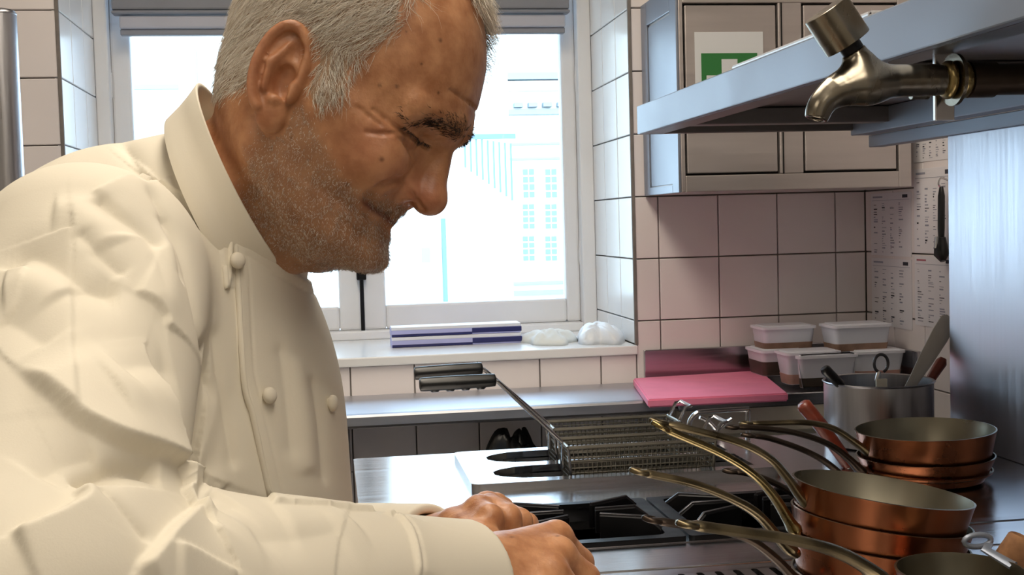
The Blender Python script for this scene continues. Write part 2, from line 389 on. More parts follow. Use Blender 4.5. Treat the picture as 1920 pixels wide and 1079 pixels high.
# pink board
p = [onZ(1187, 712, SH+.016), onZ(1215, 752, SH+.016), onZ(1478, 740, SH+.016), onZ(1425, 697, SH+.016)]
bm = bmesh.new(); lo = [bm.verts.new((q[0], q[1], SH+.001)) for q in p]; hi = [bm.verts.new((q[0], q[1], SH+.019)) for q in p]
bm.faces.new(lo); bm.faces.new(hi[::-1])
for i in range(4): bm.faces.new((lo[i], lo[(i+1) % 4], hi[(i+1) % 4], hi[i]))
bmesh.ops.bevel(bm, geom=list(bm.edges), offset=.003, segments=2, affect='EDGES')
tag(frombm('cutting_board', bm, 'pink_board', None), 'pink plastic cutting board overhanging the worktop edge', 'cutting board')
# tubs
def tub(px0, px1, py0, py1, Y, dep, fill, fm, label, skew=0.0, lid=True):
    a = onY(px0, py0, Y); b = onY(px1, py0, Y); zb = onY((px0+px1)/2, py1, Y)[2]; zt = (a[2]+b[2])/2
    x0, x1 = a[0], b[0]; h = zt-zb; ins = h*.17
    t = thing('food_tub', label, 'food container', ((x0+x1)/2, Y+dep/2, zb), 'plastic food tubs in the corner')
    def fr(z0, z1, i0, i1, m, nm, inset=0.0):
        V = []
        for z, i in ((z0, i0), (z1, i1)):
            for (x, y) in rrect(x0+i+inset, x1-i-inset, Y+i+inset, Y+dep-i-inset, .012, 4): V.append((x, y, z))
        n = len(V)//2; Fc = [tuple(range(n))[::-1], tuple(range(n, 2*n))]+[(k, (k+1) % n, n+(k+1) % n, n+k) for k in range(n)]
        return mk(nm, V, Fc, m, t, 40)
    fr(zb, zt-.004, ins, .003, 'plastic_clear', 'tub_body')
    if lid: fr(zt-.006, zt, .0, .0, 'plastic_lid', 'lid'); fr(zt, zt+.0025, .008, .010, 'plastic_lid', 'lid_panel')
    fi = (1-fill); e = ins*(1-fill)
    fr(zb+.0015, zb+h*fill, ins-.0012, ins*(1-fill)+.003*fill-.0012, fm, 'contents')
    return t
tub(1427, 1512, 657, 706, 2.735, .12, .55, 'sauce_dark', 'plastic tub with dark sauce beneath the brown-stained tub')
tub(1474, 1580, 661, 722, 2.64, .085, .32, 'sauce_pink', 'plastic tub with pink filling in front of the dark sauce tub')
tub(1497, 1612, 667, 727, 2.606, .030, .30, 'sauce_dark', 'slim lidded plastic tub standing nearest behind the pot rim')
tub(1604, 1701, 659, 716, 2.64, .10, .35, 'sauce_pink', 'lidded plastic tub beside the wall, under the right upper tub')
tub(1430, 1533, 613, 656, 2.74, .095, .30, 'sauce_brown', 'upper plastic tub with brown streaked contents, on the left of the stack')
tub(1563, 1676, 610, 660, 2.66, .095, .30, 'sauce_brown', 'upper plastic tub with a low brown layer, on the right of the stack')

# ------------------------------------------------------------------ wall cabinet with first-aid sign
cb = thing('wall_cabinet', 'stainless steel two-door wall cabinet with first aid sign', 'cabinet', (1.03, 2.75, 1.345))
cx0, cx1, cy, cz0, cz1 = .766, 1.300, 2.60, 1.345, 1.80
box('carcass', cx0, cx1, cy+.02, D-.002, cz0, cz1, 'steel_cab', cb, .002)
bm = frame_bm(cx0, cx1, cy, cy+.02, cz0, cz1, .010, .030, .036, .045, .002); bm_box(bm, .992, 1.046, cy, cy+.02, cz0+.036, cz1-.045, .002)
frombm('face_frame', bm, 'steel_cab', cb)
for (a, b) in ((.776, .992), (1.046, 1.270)):
    box('door_gap', a, b, cy+.014, cy+.019, cz0+.036, cz1-.045, 'dark_gap', cb)
    d = box('door', a+.005, b-.005, cy+.002, cy+.014, cz0+.041, cz1-.050, 'steel_cab', cb, .002)
box('stile_gap', .998, 1.001, cy-.0012, cy+.001, cz0+.036, cz1-.045, 'dark_gap', cb)
box('side_panel', cx0-.003, cx0, cy+.055, D-.06, cz0+.02, cz1-.06, 'steel_lacquer', cb, .001, label='pale side panel')
bm = bmesh.new()
for a in ((cy, cy+.05, cz0, cz1), (D-.055, D-.004, cz0, cz1), (cy+.05, D-.055, cz0, cz0+.018), (cy+.05, D-.055, cz1-.055, cz1)): bm_box(bm, cx0-.006, cx0, a[0], a[1], a[2], a[3], .0015)
frombm('side_frame', bm, 'steel_lacquer', cb)
sg = thing('first_aid_sign', 'white notice with a white cross on green, taped to the cabinet door', 'sign', (.88, cy, 1.6))
sy = cy+.0015
box('sheet', .802, .957, sy-.0012, sy, 1.50, 1.692, 'sign_white', sg)
g0, g1 = .816, .943
box('green_field', g0, g1, sy-.0020, sy-.0012, 1.515, 1.646, 'sign_green', sg)
bm = bmesh.new(); gc = (g0+g1)/2; bm_box(bm, gc-.018, gc+.018, sy-.0027, sy-.0018, 1.528, 1.633); bm_box(bm, gc-.0525, gc+.0525, sy-.0026, sy-.0019, 1.563, 1.598)
frombm('cross', bm, 'sign_white', sg)

# ------------------------------------------------------------------ notices on the right wall
random.seed(11)
def notice(y0, y1, z0, z1, label, seed, cols, red=False):
    t = thing('notice_sheet', label, 'notice', (XR, (y0+y1)/2, z0), 'notices on the right wall')
    f = XR-.0014
    box('sheet', f, f+.001, y0, y1, z0, z1, 'paper', t)
    rnd = random.Random(seed); bms = {'ink': bmesh.new(), 'ink_grey': bmesh.new(), 'ink_red': bmesh.new()}
    W, H = y1-y0, z1-z0
    def mark(u0, u1, v0, v1, m): bm_box(bms[m], f-.0005, f+.0002, y1-u1*W, y1-u0*W, z0+v0*H, z0+v1*H)
    mark(.06, .30, .93, .955, 'ink_red' if red else 'ink_grey'); mark(.80, .92, .915, .965, 'ink')
    mark(.04, .96, .885, .890, 'ink_grey')
    for c in range(cols):
        u = .08+.84*c/cols; v = .84
        while v > .06:
            hh = rnd.choice((.008, .012, .02)); w = rnd.uniform(.06, .5)*.84/cols
            if rnd.random() < .7: mark(u, u+w, v-hh, v, rnd.choice(('ink_grey', 'ink_grey', 'ink_grey', 'ink')))
            v -= hh+rnd.uniform(.012, .03)
    for m, b in bms.items():
        if len(b.verts): frombm('print', b, m, t, kind='stuff')
        else: b.free()
notice(2.655, 2.865, 1.185, 1.335, 'printed notice with square mark, upper one in the wall corner', 1, 4)
notice(2.655, 2.865, 1.015, 1.178, 'printed notice with square mark, lower one in the wall corner', 2, 4)
notice(2.46, 2.640, 1.195, 1.385, 'printed list sheet behind the hanging black ladle', 3, 4)
notice(2.46, 2.640, 1.030, 1.188, 'printed list with reddish heading below the hanging black ladle', 4, 3, True)
notice(2.46, 2.640, 1.400, 1.530, 'printed sheet with a dark grid of marks high on the right wall', 5, 5)
# hanging ladle
lp = onX(1765, 350, XR-.02); lb = onX(1765, 455, XR-.02)
t = thing('ladle', 'black handled utensil hanging on the right wall over the notices', 'utensil', lb)
tube('hook', catmull([(XR-.001, lp[1], lp[2]+.012), (XR-.02, lp[1], lp[2]+.018), (XR-.026, lp[1], lp[2]+.006), (XR-.02, lp[1], lp[2]-.004)], 5), .0022, 'steel_bright', t, 6)
tube('handle', [lp+(0, 0, .0), lp+(0, 0, -.02), lb+(0, 0, .03), lb], [.004, .0075, .0075, .006], 'black_plastic', t, 10)
tube('head', [lb+(0, 0, .012), lb+(-.0, .002, -.006), lb+(-.002, -.004, -.026), lb+(-.002, -.010, -.04)], [.009, .014, .016, .006], 'black_plastic', t, 12)
tube('collar', [lb+(-.010, 0, .012), lb+(-.012, 0, -.012)], .005, 'steel_bright', t, 8)

# ------------------------------------------------------------------ steel gantry over the range
GX0, GX1, GY0, GY1, GZ = .605, 1.085, .55, 2.35, 1.455
ga = thing('range_gantry', 'stainless steel gantry with overshelf and back panel above the range', 'gantry', (1.0, 1.4, .88))
box('front_lip', GX0, GX0+.012, GY0, GY1, GZ, GZ+.055, 'steel_lacquer', ga, .002)
box('shelf_plate', GX0+.012, GX1+.03, GY0, GY1, GZ+.035, GZ+.045, 'steel_shaded', ga, .001)
box('lip_return', GX0+.012, GX0+.05, GY0, GY1, GZ, GZ+.004, 'steel_shaded', ga)
box('end_lip', GX0+.012, GX1+.03, GY1-.012, GY1, GZ, GZ+.045, 'steel_shaded', ga, .002)
box('under_rib', GX0+.05, GX1, GY1-.17, GY1-.13, GZ+.004, GZ+.034, 'steel_shaded', ga, .002)
box('under_rib', GX0+.05, GX1, 1.55, 1.60, GZ+.004, GZ+.034, 'steel_shaded', ga, .002)
box('back_rail', GX1-.04, GX1, GY0, GY1, GZ-.010, GZ+.034, 'steel_lacquer', ga, .002)
box('back_rail', GX1-.002, GX1+.03, GY0, GY1, GZ-.034, GZ-.010, 'steel_lacquer', ga, .002)
box('back_panel', GX1, GX1+.03, GY0, 2.035, .88, GZ-.034, 'steel_panel', ga, .002)
box('pipe_bracket', .640, .662, 1.225, 1.231, 1.385, GZ+.002, 'steel_bright', ga, .001)
# wire racks lying on the overshelf
def rack(x0, x1, y0, y1, z, tilt, n, label):
    t = thing('wire_rack', label, 'wire rack', ((x0+x1)/2, (y0+y1)/2, z), 'wire racks on the overshelf')
    zf = lambda x, y: z+tilt*(y1-y)
    L = []
    for k in range(n):
        x = x0+(x1-x0)*k/(n-1); L.append(tube_vf([(x, y0, zf(x, y0)), (x, y1, zf(x, y1))], .0026, 6))
    for vf_ in L: mk('wire', *vf_, 'wire_bright', t, 50)
    fr = [(x0, y0), (x1, y0), (x1, y1), (x0, y1), (x0, y0)]
    mk('rim', *join_vf([tube_vf([(*fr[i], zf(*fr[i])), (*fr[i+1], zf(*fr[i+1]))], .0046, 8) for i in range(4)]), 'wire_bright', t, 50)
    for y in np.linspace(y0, y1, 5)[1:-1]: mk('cross_bar', *tube_vf([(x0, y, zf(0, y)-.003), (x1, y, zf(0, y)-.003)], .0022, 6), 'wire_bright', t, 50)
    for x in (x0, x1):
        for y in (y0, y1): mk('foot', *tube_vf([(x, y, GZ+.046), (x, y, zf(x, y))], .002, 6), 'wire_bright', t, 50)
rack(.660, .985, 1.42, 1.925, 1.530, .0, 14, 'wire cooling rack propped behind the tap on the overshelf')
rack(.640, .98, 1.945, 2.30, GZ+.055, .0, 12, 'low wire rack at the far end of the overshelf')

# ------------------------------------------------------------------ pot filler tap
TY = 1.20
tp = thing('water_tap', 'large brushed metal tap with round knob on a pipe beneath the overshelf', 'tap', (.6, TY, 1.39))
T = lambda px, py, dy=0.0: onY(px, py, TY+dy)
kc = T(1570, 50); ax = T(1613, 116)-kc; ax /= np.linalg.norm(ax)
tube('knob', [kc-ax*.0212, kc-ax*.0206, kc+ax*.0200, kc+ax*.0206], [.0240, .0248, .0248, .0240], 'tap_metal', tp, 36, sharp=25)
tube('knob_stem', [kc+ax*.019, kc+ax*.030], .0115, 'black_iron', tp, 16)
e = T(1768, 150); q = T(1920, 138); px_ = (q-e)/np.linalg.norm(q-e); px_ = np.array([1.0, 0, 0])
tube('ring', [e, e+px_*.004, e+px_*.007, e+px_*.010], [.0165, .0200, .0200, .0165], 'brass_bright', tp, 24)
tube('flange', [e+px_*.010, e+px_*.014], .0270, 'tap_metal', tp, 28)
tube('ring', [e+px_*.014, e+px_*.018, e+px_*.023, e+px_*.027], [.0150, .0195, .0195, .0165], 'brass_bright', tp, 24)
tube('pipe', [e+px_*.027, e+px_*.055, e+px_*.056, np.array([GX1-.001, e[1], e[2]])], [.0190, .0190, .0165, .0165], 'iron_handle', tp, 24)
tube('drain_nipple', [T(1708, 176, .008), T(1740, 176, .008)], .006, 'tap_metal', tp, 12)

# ------------------------------------------------------------------ the range
RZ = .88; RX0, RX1, RY0, RY1 = .030, GX1+.03, .50, 2.172
FX0, FX1, FY0, FY1 = .203, .700, 1.842, 2.118
ra = thing('cooking_range', 'long stainless steel cooking range with burners and plain plates', 'range', (.55, 1.3, 0))
g_l = [(.205, .437, 1.490, 1.715), (.441, .673, 1.490, 1.715)]
plate('top_plate', rrect(RX0, RX1, 1.487, RY1, .004, 2), [rrect(g[0]+.012, g[1]-.012, g[2]+.012, g[3]-.012, .02) for g in g_l]+[rrect(FX0+.02, FX1-.02, FY0+.02, FY1-.02, .02)], RZ, .02, 'steel_x', ra)
box('plain_plate', RX0, RX1, 1.382, 1.484, RZ-.02, RZ-.001, 'steel_x', ra, .003)
slots = [rrect(.385+k*.022, .393+k*.022, 1.325, 1.358, .0035, 3) for k in range(9)]
plate('vent_plate', rrect(RX0, RX1, .95, 1.379, .003, 2), slots, RZ-.002, .015, 'steel_x', ra)
box('plain_plate', RX0, RX1, RY0, .947, RZ-.02, RZ-.001, 'steel_x', ra, .003)
box('body', RX0+.01, RX1-.005, RY0+.01, RY1-.01, .12, RZ-.10, 'steel_z', ra, .004)
for nm, a in (('side_panel', (RX0+.01, RX0+.03, RY0+.01, RY1-.01)), ('side_panel', (RX1-.03, RX1-.005, RY0+.01, RY1-.01)), ('end_panel', (RX0+.03, RX1-.03, RY0+.01, RY0+.03)), ('end_panel', (RX0+.03, RX1-.03, RY1-.03, RY1-.01))):
    box(nm, a[0], a[1], a[2], a[3], RZ-.10, RZ-.02, 'steel_z', ra)
for g in g_l: box('burner_well', g[0]+.005, g[1]-.005, g[2]+.005, g[3]-.005, RZ-.098, RZ-.075, 'black_iron', ra)
box('plinth', RX0+.06, RX1-.03, RY0+.05, RY1-.05, 0, .12, 'black_iron', ra)
# burners and grates
def burner(g, i):
    cx, cyy = (g[0]+g[1])/2, (g[2]+g[3])/2
    V, Fc = join_vf([lathe_vf([(0, .03), (.040, .03), (.044, .024), (.044, .012), (.056, .008), (.056, 0), (0, 0)], 28, (cx, cyy, RZ-.075))])
    mk('burner_head', V, Fc, 'black_iron', ra, 40)
    nm = ('left grate nearest the chef, partly behind his hand', 'middle grate under the tips of the pan handles', 'right grate hidden beneath the stacked copper pans')[i]
    t = thing('burner_grate', 'black cast iron burner '+nm, 'burner grate', (cx, cyy, RZ), 'burner grates of the range')
    fo = rrect(g[0], g[1], g[2], g[3], .006, 3); fi = rrect(g[0]+.020, g[1]-.022, g[2]+.016, g[3]-.014, .012, 4)
    plate('frame', fo, [fi], RZ+.006, .007, 'black_iron', t)
    # pan supports: upright bars that rise towards the centre
    for (ax_, ay_, bx_, by_) in [(g[0]+.019, cyy+d_, cx-.022, cyy+d_*.42) for d_ in (-.068, 0, .068)]+[(g[1]-.021, cyy+d_, cx+.022, cyy+d_*.42) for d_ in (-.068, .004, .072)]:
        a = np.array((ax_, ay_)); b = np.array((bx_, by_)); dd = (b-a)/np.linalg.norm(b-a); nn = np.array((-dd[1], dd[0]))*.0035
        k1 = a+dd*.018
        sec = [(a, RZ-.02, RZ+.006), (k1, RZ-.014, RZ+.020), (b, RZ-.012, RZ+.020)]
        V = []
        for c_, z0, z1 in sec: V += [(*(c_-nn), z0), (*(c_+nn), z0), (*(c_+nn), z1), (*(c_-nn), z1)]
        Fc = [(0, 1, 2, 3)[::-1], (8, 9, 10, 11)]
        for s_ in (0, 4): Fc += [(s_, s_+1, s_+5, s_+4), (s_+1, s_+2, s_+6, s_+5), (s_+2, s_+3, s_+7, s_+6), (s_+3, s_, s_+4, s_+7)]
        bm = bmesh.new(); vv = [bm.verts.new(v) for v in V]
        for f_ in Fc: bm.faces.new([vv[q] for q in f_])
        bmesh.ops.recalc_face_normals(bm, faces=bm.faces)
        es = [e for e in bm.edges if all(v.co.z > RZ+.004 for v in e.verts)]
        bmesh.ops.bevel(bm, geom=es, offset=.0015, segments=1, affect='EDGES')
        o = frombm('pan_support', bm, 'black_iron', t)
        w_ = tube_vf([(*a, RZ+.0068), (*k1, RZ+.0208), (*b, RZ+.0208)], .0024, 6)
        mk('pale_edge', *w_, 'iron_edge', o, 60)  # paler strip along the top of each support
for i, g in enumerate(g_l): burner(g, i)
# deep fryer let into the range
fy = thing('deep_fryer', 'twin tank deep fryer with raised steel rim in the range', 'deep fryer', (.45, 1.98, RZ-.06))
h0 = (.252, .660, 1.995, 2.092); h1 = (.247, .660, 1.868, 1.965)
def fry_hole(h):
    x0, x1, y0, y1 = h; m_ = (y0+y1)/2
    return [(x0, m_-.012), (x0+.012, y0+.02), (x0+.04, y0+.004), (x0+.07, y0), (x1, y0), (x1, y1), (x0+.07, y1), (x0+.04, y1-.004), (x0+.012, y1-.02), (x0, m_+.012)]
plate('rim', rrect(FX0, FX1, FY0, FY1, .014, 5), [fry_hole(h0), fry_hole(h1)], RZ+.012, .013, 'steel_x', fy)
for h in (h0, h1):
    lp_ = fry_hole(h); n = len(lp_); V = [(x, y, RZ+.001) for x, y in lp_]+[(x, y, RZ-.075) for x, y in lp_]
    mk('tank', V, [(k, (k+1) % n, n+(k+1) % n, n+k) for k in range(n)]+[tuple(range(n, 2*n))], 'steel', fy)
# fry baskets
def basket(x0, x1, y0, y1, z0, z1, gp0, gp1, label, idx):
    t = thing('fry_basket', label, 'fry basket', ((x0+x1)/2, (y0+y1)/2, z0), 'fry baskets')
    L = []; s = .0075; e_ = .006
    def P(x, y, z):
        k = (z-z0)/(z1-z0); i = e_*(1-k); return (x0+i+(x-x0)*(1-2*i/(x1-x0)), y0+i+(y-y0)*(1-2*i/(y1-y0)), z)
    nx = int((x1-x0)/s); ny = int((y1-y0)/s); nz = int((z1-z0)/s)
    for y in (y0, y1):
        for k in range(nx+1): x = x0+(x1-x0)*k/nx; L.append(tube_vf([P(x, y, z0), P(x, y, z1)], .0011, 3, False))
        for k in range(nz+1): z = z0+(z1-z0)*k/nz; L.append(tube_vf([P(x0, y, z), P(x1, y, z)], .0011, 3, False))
    for x in (x0, x1):
        for k in range(ny+1): y = y0+(y1-y0)*k/ny; L.append(tube_vf([P(x, y, z0), P(x, y, z1)], .0011, 3, False))
        for k in range(nz+1): z = z0+(z1-z0)*k/nz; L.append(tube_vf([P(x, y0, z), P(x, y1, z)], .0011, 3, False))
    for k in range(nx+1): x = x0+(x1-x0)*k/nx; L.append(tube_vf([P(x, y0, z0), P(x, y1, z0)], .0011, 3, False))
    for k in range(ny+1): y = y0+(y1-y0)*k/ny; L.append(tube_vf([P(x0, y, z0), P(x1, y, z0)], .0011, 3, False))
    mk('mesh', *join_vf(L), 'steel_wire', t, True, kind='stuff')
    ring = lambda z, r_: join_vf([tube_vf([P(*a, z), P(*b, z)], r_, 7) for a, b in (((x0, y0), (x1, y0)), ((x1, y0), (x1, y1)), ((x1, y1), (x0, y1)), ((x0, y1), (x0, y0)))])
    mk('rim_wire', *ring(z1, .0032), 'steel_wire', t, 50)
    mk('band_wire', *ring(z1-.022, .0020), 'steel_wire', t, 50); mk('bottom_wire', *ring(z0, .0022), 'steel_wire', t, 50)
    for x in (x0, x1):
        for y in (y0, y1): mk('corner_wire', *tube_vf([P(x, y, z0), P(x, y, z1)], .0025, 7), 'steel_bright' if x == x0 else 'steel_wire', t, 50)
    ym = (y0+y1)/2; a = np.array((x0, ym, z1)); b = np.array(gp0); c = np.array(gp1)
    d = (b-a)/np.linalg.norm(b-a); g_ = (c-b)/np.linalg.norm(c-b)
    tube('handle_rod', [np.array((x0-.001, ym, z1-.04)), a, a+d*.01, b-d*.012, b-d*.003, b+g_*.006], .0034, 'steel_bright', t, 8)
    hh = tube('grip', catmull([b, b+g_*.006, b+(c-b)*.25, b+(c-b)*.5, b+(c-b)*.75, c-g_*.006, c], 4), np.interp(np.linspace(0, 1, 25), [0, .06, .2, .5, .8, .94, 1], [.006, .0098, .0105, .0115, .0112, .0105, .006]), 'black_plastic', t, 14)
    for q in (.2, .4, .6, .8):
        pp = b+(c-b)*q; tube('finger_ridge', [pp+(-.009, 0, -.0062), pp+(-.004, 0, -.0085), pp+(.004, 0, -.0085), pp+(.009, 0, -.0062)], [.003, .0052, .0052, .003], 'black_plastic', hh, 8)
    # front hanger
    hk = [(x1, y0+.012, z1), (x1+.012, y0+.012, z1+.024), (x1+.022, y0+.012, z1+.026), (x1+.022, y1-.012, z1+.026), (x1+.012, y1-.012, z1+.024), (x1, y1-.012, z1)]
    tube('hanger', hk, .003, 'steel_bright', t, 7)
basket(.360, .600, 1.874, 1.958, .868, .934, onY(930, 713, 1.915), onY(786, 722, 1.915), 'wire fry basket nearest the burners with black grip', 0)
basket(.362, .580, 2.002, 2.086, .868, .942, onY(905, 691, 2.044), onY(776, 701, 2.044), 'wire fry basket further back, nearest the window, with black grip', 1)

# ------------------------------------------------------------------ copper pans
def pan(c, R, H, tilt, azim, hpts, hm, label, hrad=.0092, group='copper saucepans on the range', taper=.90, yoff=None, flat=.55):
    """c: centre of the base; the pan leans by tilt about the axis azim; hpts: handle in pixels, lying in the upright plane through the pan"""
    t = thing('copper_pan', label, 'saucepan', tuple(c), group)
    Rb = R*taper; w = .0022
    out = [(0, 0), (Rb-.012, 0), (Rb-.003, .003), (Rb, .011), (R-.001, H-.003), (R, H)]
    inn = [(R, H), (R-w, H+.0004), (R-w-.0006, H-.004), (Rb-w, .012), (Rb-w-.004, w+.003), (Rb-.014, w), (0, w)]
    M = Matrix.Translation(Vector(c)) @ Matrix.Rotation(tilt, 4, Vector((math.cos(azim), math.sin(azim), 0)))
    tr = lambda V: [tuple(M @ Vector(v)) for v in V]
    V, Fc = lathe_vf(out, 72); mk('body', tr(V), Fc, 'copper', t, 40)
    V, Fc = lathe_vf(inn, 72); mk('lining', tr(V), Fc, 'tin', t, 40, label='tinned inside')
    if hpts:
        P = [np.array(q) for q in hpts]
        cp = catmull(P, 7); k = np.linspace(0, 1, len(cp))
        rr = np.interp(k, [0, .04, .10, .2, .5, .85, .94, 1], [.0025, .0045, .0065, .0062, .0066, .0085, .011, .008])*hrad/.0075
        h = tube('handle', cp, rr, hm, t, 12, flat=flat, up=np.array([0, 0, 1.0]))
        # hanging loop at the tip
        d0 = cp[0]-cp[2]; d0 = d0/np.linalg.norm(d0); sd = np.cross(d0, [0, 0, 1.0]); sd /= np.linalg.norm(sd); lc = cp[0]-d0*.001
        tube('hanging_loop', [lc+.0088*(math.cos(q_)*d0+math.sin(q_)*sd*.8) for q_ in np.linspace(0, 2*math.pi, 17)], .0030, hm, h, 8, cap=False)
        # fixing plate with rivets
        a = cp[-1]; b = cp[-4]
        for j, s_ in enumerate((-.008, .008)):
            q = a*.75+b*.25+np.array((0, s_, .003)); vv, ff = lathe_vf([(0, .003), (.003, .0022), (.0042, 0)], 10, q); mk('rivet', vv, ff, 'copper_dark', h, 50)
    return t
def hp(Y0, Y1, *pts):
    n = len(pts); return [onY(px, py, Y0+(Y1-Y0)*i/(n-1)) for i, (px, py) in enumerate(pts)]
# the stack in front: bottom pan first
NC = (.573, 1.22)
def near(zr, R, H, tilt, hpts, hm, label, dx=0.0, hrad=.0092):
    """zr: height of the rim centre"""
    c = (NC[0]+dx-math.sin(tilt)*H, NC[1], zr-math.cos(tilt)*H)
    return pan(c, R, H, tilt, math.pi/2, hpts, hm, label, hrad)
near(.9075, .0930, .022, .05, hp(1.17, 1.18, (1222, 975), (1260, 982), (1330, 990), (1400, 1010), (1450, 1045), (1490, 1085), (1520, 1100)), 'iron_handle', 'bottom copper pan of the front stack with dark handle curving down', -.004)
near(.9420, .0940, .045, .13, hp(1.18, 1.19, (1198, 885), (1230, 892), (1300, 908), (1370, 935), (1420, 965), (1460, 1010), (1492, 1040)), 'brass_aged', 'third copper pan of the front stack, its handle lowest over the grates', -.004)
near(.9670, .0945, .050, .145, hp(1.20, 1.205, (1238, 800), (1270, 815), (1350, 850), (1410, 888), (1450, 930), (1478, 975), (1494, 1000)), 'brass_bright', 'second copper pan of the front stack with brightest brass handle', -.002)
near(.9960, .0945, .058, .155, hp(1.22, 1.215, (1234, 792), (1290, 805), (1380, 828), (1440, 858), (1475, 895), (1500, 930), (1524, 955)), 'brass_aged', 'top copper pan of the front stack, tilted, with pale tinned inside')
# the stack against the panel
FC = (.887, 1.745)
def far(zr, R, H, tilt, hpts, hm, label, dx=0.0): return pan((FC[0]+dx-math.sin(tilt)*H, FC[1], zr-math.cos(tilt)*H), R, H, tilt, math.pi/2, hpts, hm, label, .0092)
far(.899, .100, .018, .0, hp(1.70, 1.72, (1402, 817), (1440, 822), (1500, 842), (1545, 865), (1580, 895), (1606, 925)), 'iron_handle', 'low copper pan at the bottom of the rear stack with dark iron handle')
far(.919, .1020, .034, -.015, hp(1.72, 1.74, (1372, 802), (1420, 803), (1490, 812), (1550, 832), (1590, 860), (1622, 893)), 'iron_handle', 'second copper pan of the rear stack with slim dark handle', .002)
far(.958, .1035, .060, -.025, hp(1.74, 1.745, (1398, 795), (1440, 794), (1510, 793), (1560, 803), (1600, 828), (1645, 862)), 'brass_aged', 'top copper pan of the rear stack beside the steel panel', .002)
# more handles of pans lying low between the stacks
for i, (y_, pts) in enumerate(((1.56, ((1368, 884), (1400, 888), (1450, 905), (1500, 935), (1540, 965), (1578, 990))), (1.58, ((1355, 895), (1400, 902), (1450, 922), (1500, 955), (1530, 975))))):
    e_ = onY(*pts[-1], y_); c = (e_[0]+.073, y_+.02, RZ+.003)
    pan(c, .070, .018, .0, 0, hp(y_, y_, *pts), 'iron_handle', ('small copper pan lying low behind the front stack, upper handle', 'small copper pan lying low behind the front stack, lower handle')[i]) if i == 0 else None
# the pan at the lower right corner
pc = onY(1800, 1068, 1.05)
pan((pc[0], 1.05, RZ-.002), .0585, pc[2]-RZ+.002, .0, 0, hp(1.00, 1.03, (1288, 984), (1330, 990), (1400, 1000), (1480, 1012), (1560, 1032), (1620, 1062), (1662, 1098)), 'brass_aged', 'copper pan in the lower right corner with long brass handle', .0105)
t = thing('strainer', 'small strainer with pale looped handle resting on the corner pan', 'strainer', (.6, 1.08, .96))
a = onY(1815, 1012, 1.10); b = onY(1900, 1062, 1.06)
lo_ = [a+np.array((math.cos(q)*.014, 0, math.sin(q)*.006)) for q in np.linspace(0, 2*math.pi, 19)]
tube('loop', [np.array(x)+(.010, 0, -.002) for x in lo_], .0028, 'steel_lacquer', t, 8)
tube('handle', [a+(.022, 0, -.006), a*.6+b*.4, b], [.004, .0055, .007], 'steel_lacquer', t, 10, flat=.5)
a = onY(1884, 1038, 1.10); b = onY(1912, 1012, 1.08)
t = thing('cork_stopper', 'cork covered handle sticking up at the right edge behind the corner pan', 'cork', onY(1890, 1060, 1.1))
tube('stopper', [a+(-.006, 0, -.022), a+(-.005, 0, -.02), b+(.004, 0, -.004), b+(.006, 0, .0)], [.012, .015, .0165, .013], 'cork', t, 18)
tube('pin', [a+(-.006, 0, -.021), a+(-.02, 0, -.075)], .003, 'steel_bright', t, 8)

# ------------------------------------------------------------------ utensil pot
c = (.955, 2.045); zt = .992; R = .094
t = thing('steel_pot', 'tall brushed steel pot full of utensils behind the copper pans', 'pot', (*c, RZ))
V, Fc = lathe_vf([(0, 0), (R-.006, 0), (R-.001, .003), (R, .012), (R, zt-RZ-.003), (R+.003, zt-RZ), (R+.0015, zt-RZ+.0015), (R-.002, zt-RZ), (R-.0025, .01), (R-.01, .003), (0, .003)], 64, (*c, RZ))
mk('body', V, Fc, 'steel_z', t, 40)
t2 = thing('black_spatula', 'utensil with plain black handle leaning left in the steel pot', 'utensil', (.93, 2.02, RZ+.004))
tube('handle', [onY(1545, 690, 2.0), onY(1548, 694, 2.0), onY(1576, 722, 2.02)], [.007, .0095, .0085], 'black_plastic', t2, 12)
tube('shaft', [onY(1576, 722, 2.02), np.array((.95, 2.05, RZ+.006))], .0035, 'steel_bright', t2, 8)
t2 = thing('wire_whisk', 'metal utensil with open ring end standing in the steel pot', 'utensil', (.97, 2.05, RZ+.004))
rc = onY(1652, 682, 2.03)
tube('ring', [rc+np.array((math.cos(q)*.013, 0, math.sin(q)*.016)) for q in np.linspace(-1.2, 4.3, 22)], .0028, 'iron_edge', t2, 8)
tube('shaft', [rc+(-.004, 0, -.014), rc+(-.008, 0, -.03), np.array((.955, 2.05, RZ+.005))], [.004, .005, .004], 'steel_bright', t2, 8)
box('tag', rc[0]-.014, rc[0]+.006, 2.018, 2.024, rc[2]-.044, rc[2]-.026, 'cream_lam', t2, .001)
t2 = thing('wooden_spatula', 'pale grey flat spatula leaning right out of the steel pot', 'spatula', (.99, 2.05, RZ+.004))
a = onY(1712, 716, 2.03); b = onY(1765, 625, 2.06); d_ = b-a
tube('blade', [a-d_*.9, a, a+d_*.45, a+d_*.95, b+d_*.25, b+d_*.32], [.008, .010, .015, .018, .017, .010], 'wood_spatula', t2, 14, flat=.25, up=np.array([0, 1.0, 0]))
t2 = thing('red_spoon', 'reddish wooden handle at the right rim of the steel pot', 'utensil', (1.0, 2.06, RZ+.004))
tube('handle', [np.array((1.00, 2.08, RZ+.006)), onY(1742, 716, 2.08), onY(1765, 680, 2.09), onY(1769, 672, 2.09)], [.005, .008, .0105, .006], 'wood_red', t2, 12)
t2 = thing('brush_handle', 'reddish brown wooden handle leaning behind the rear pan handles', 'utensil', onY(1590, 880, 1.86))
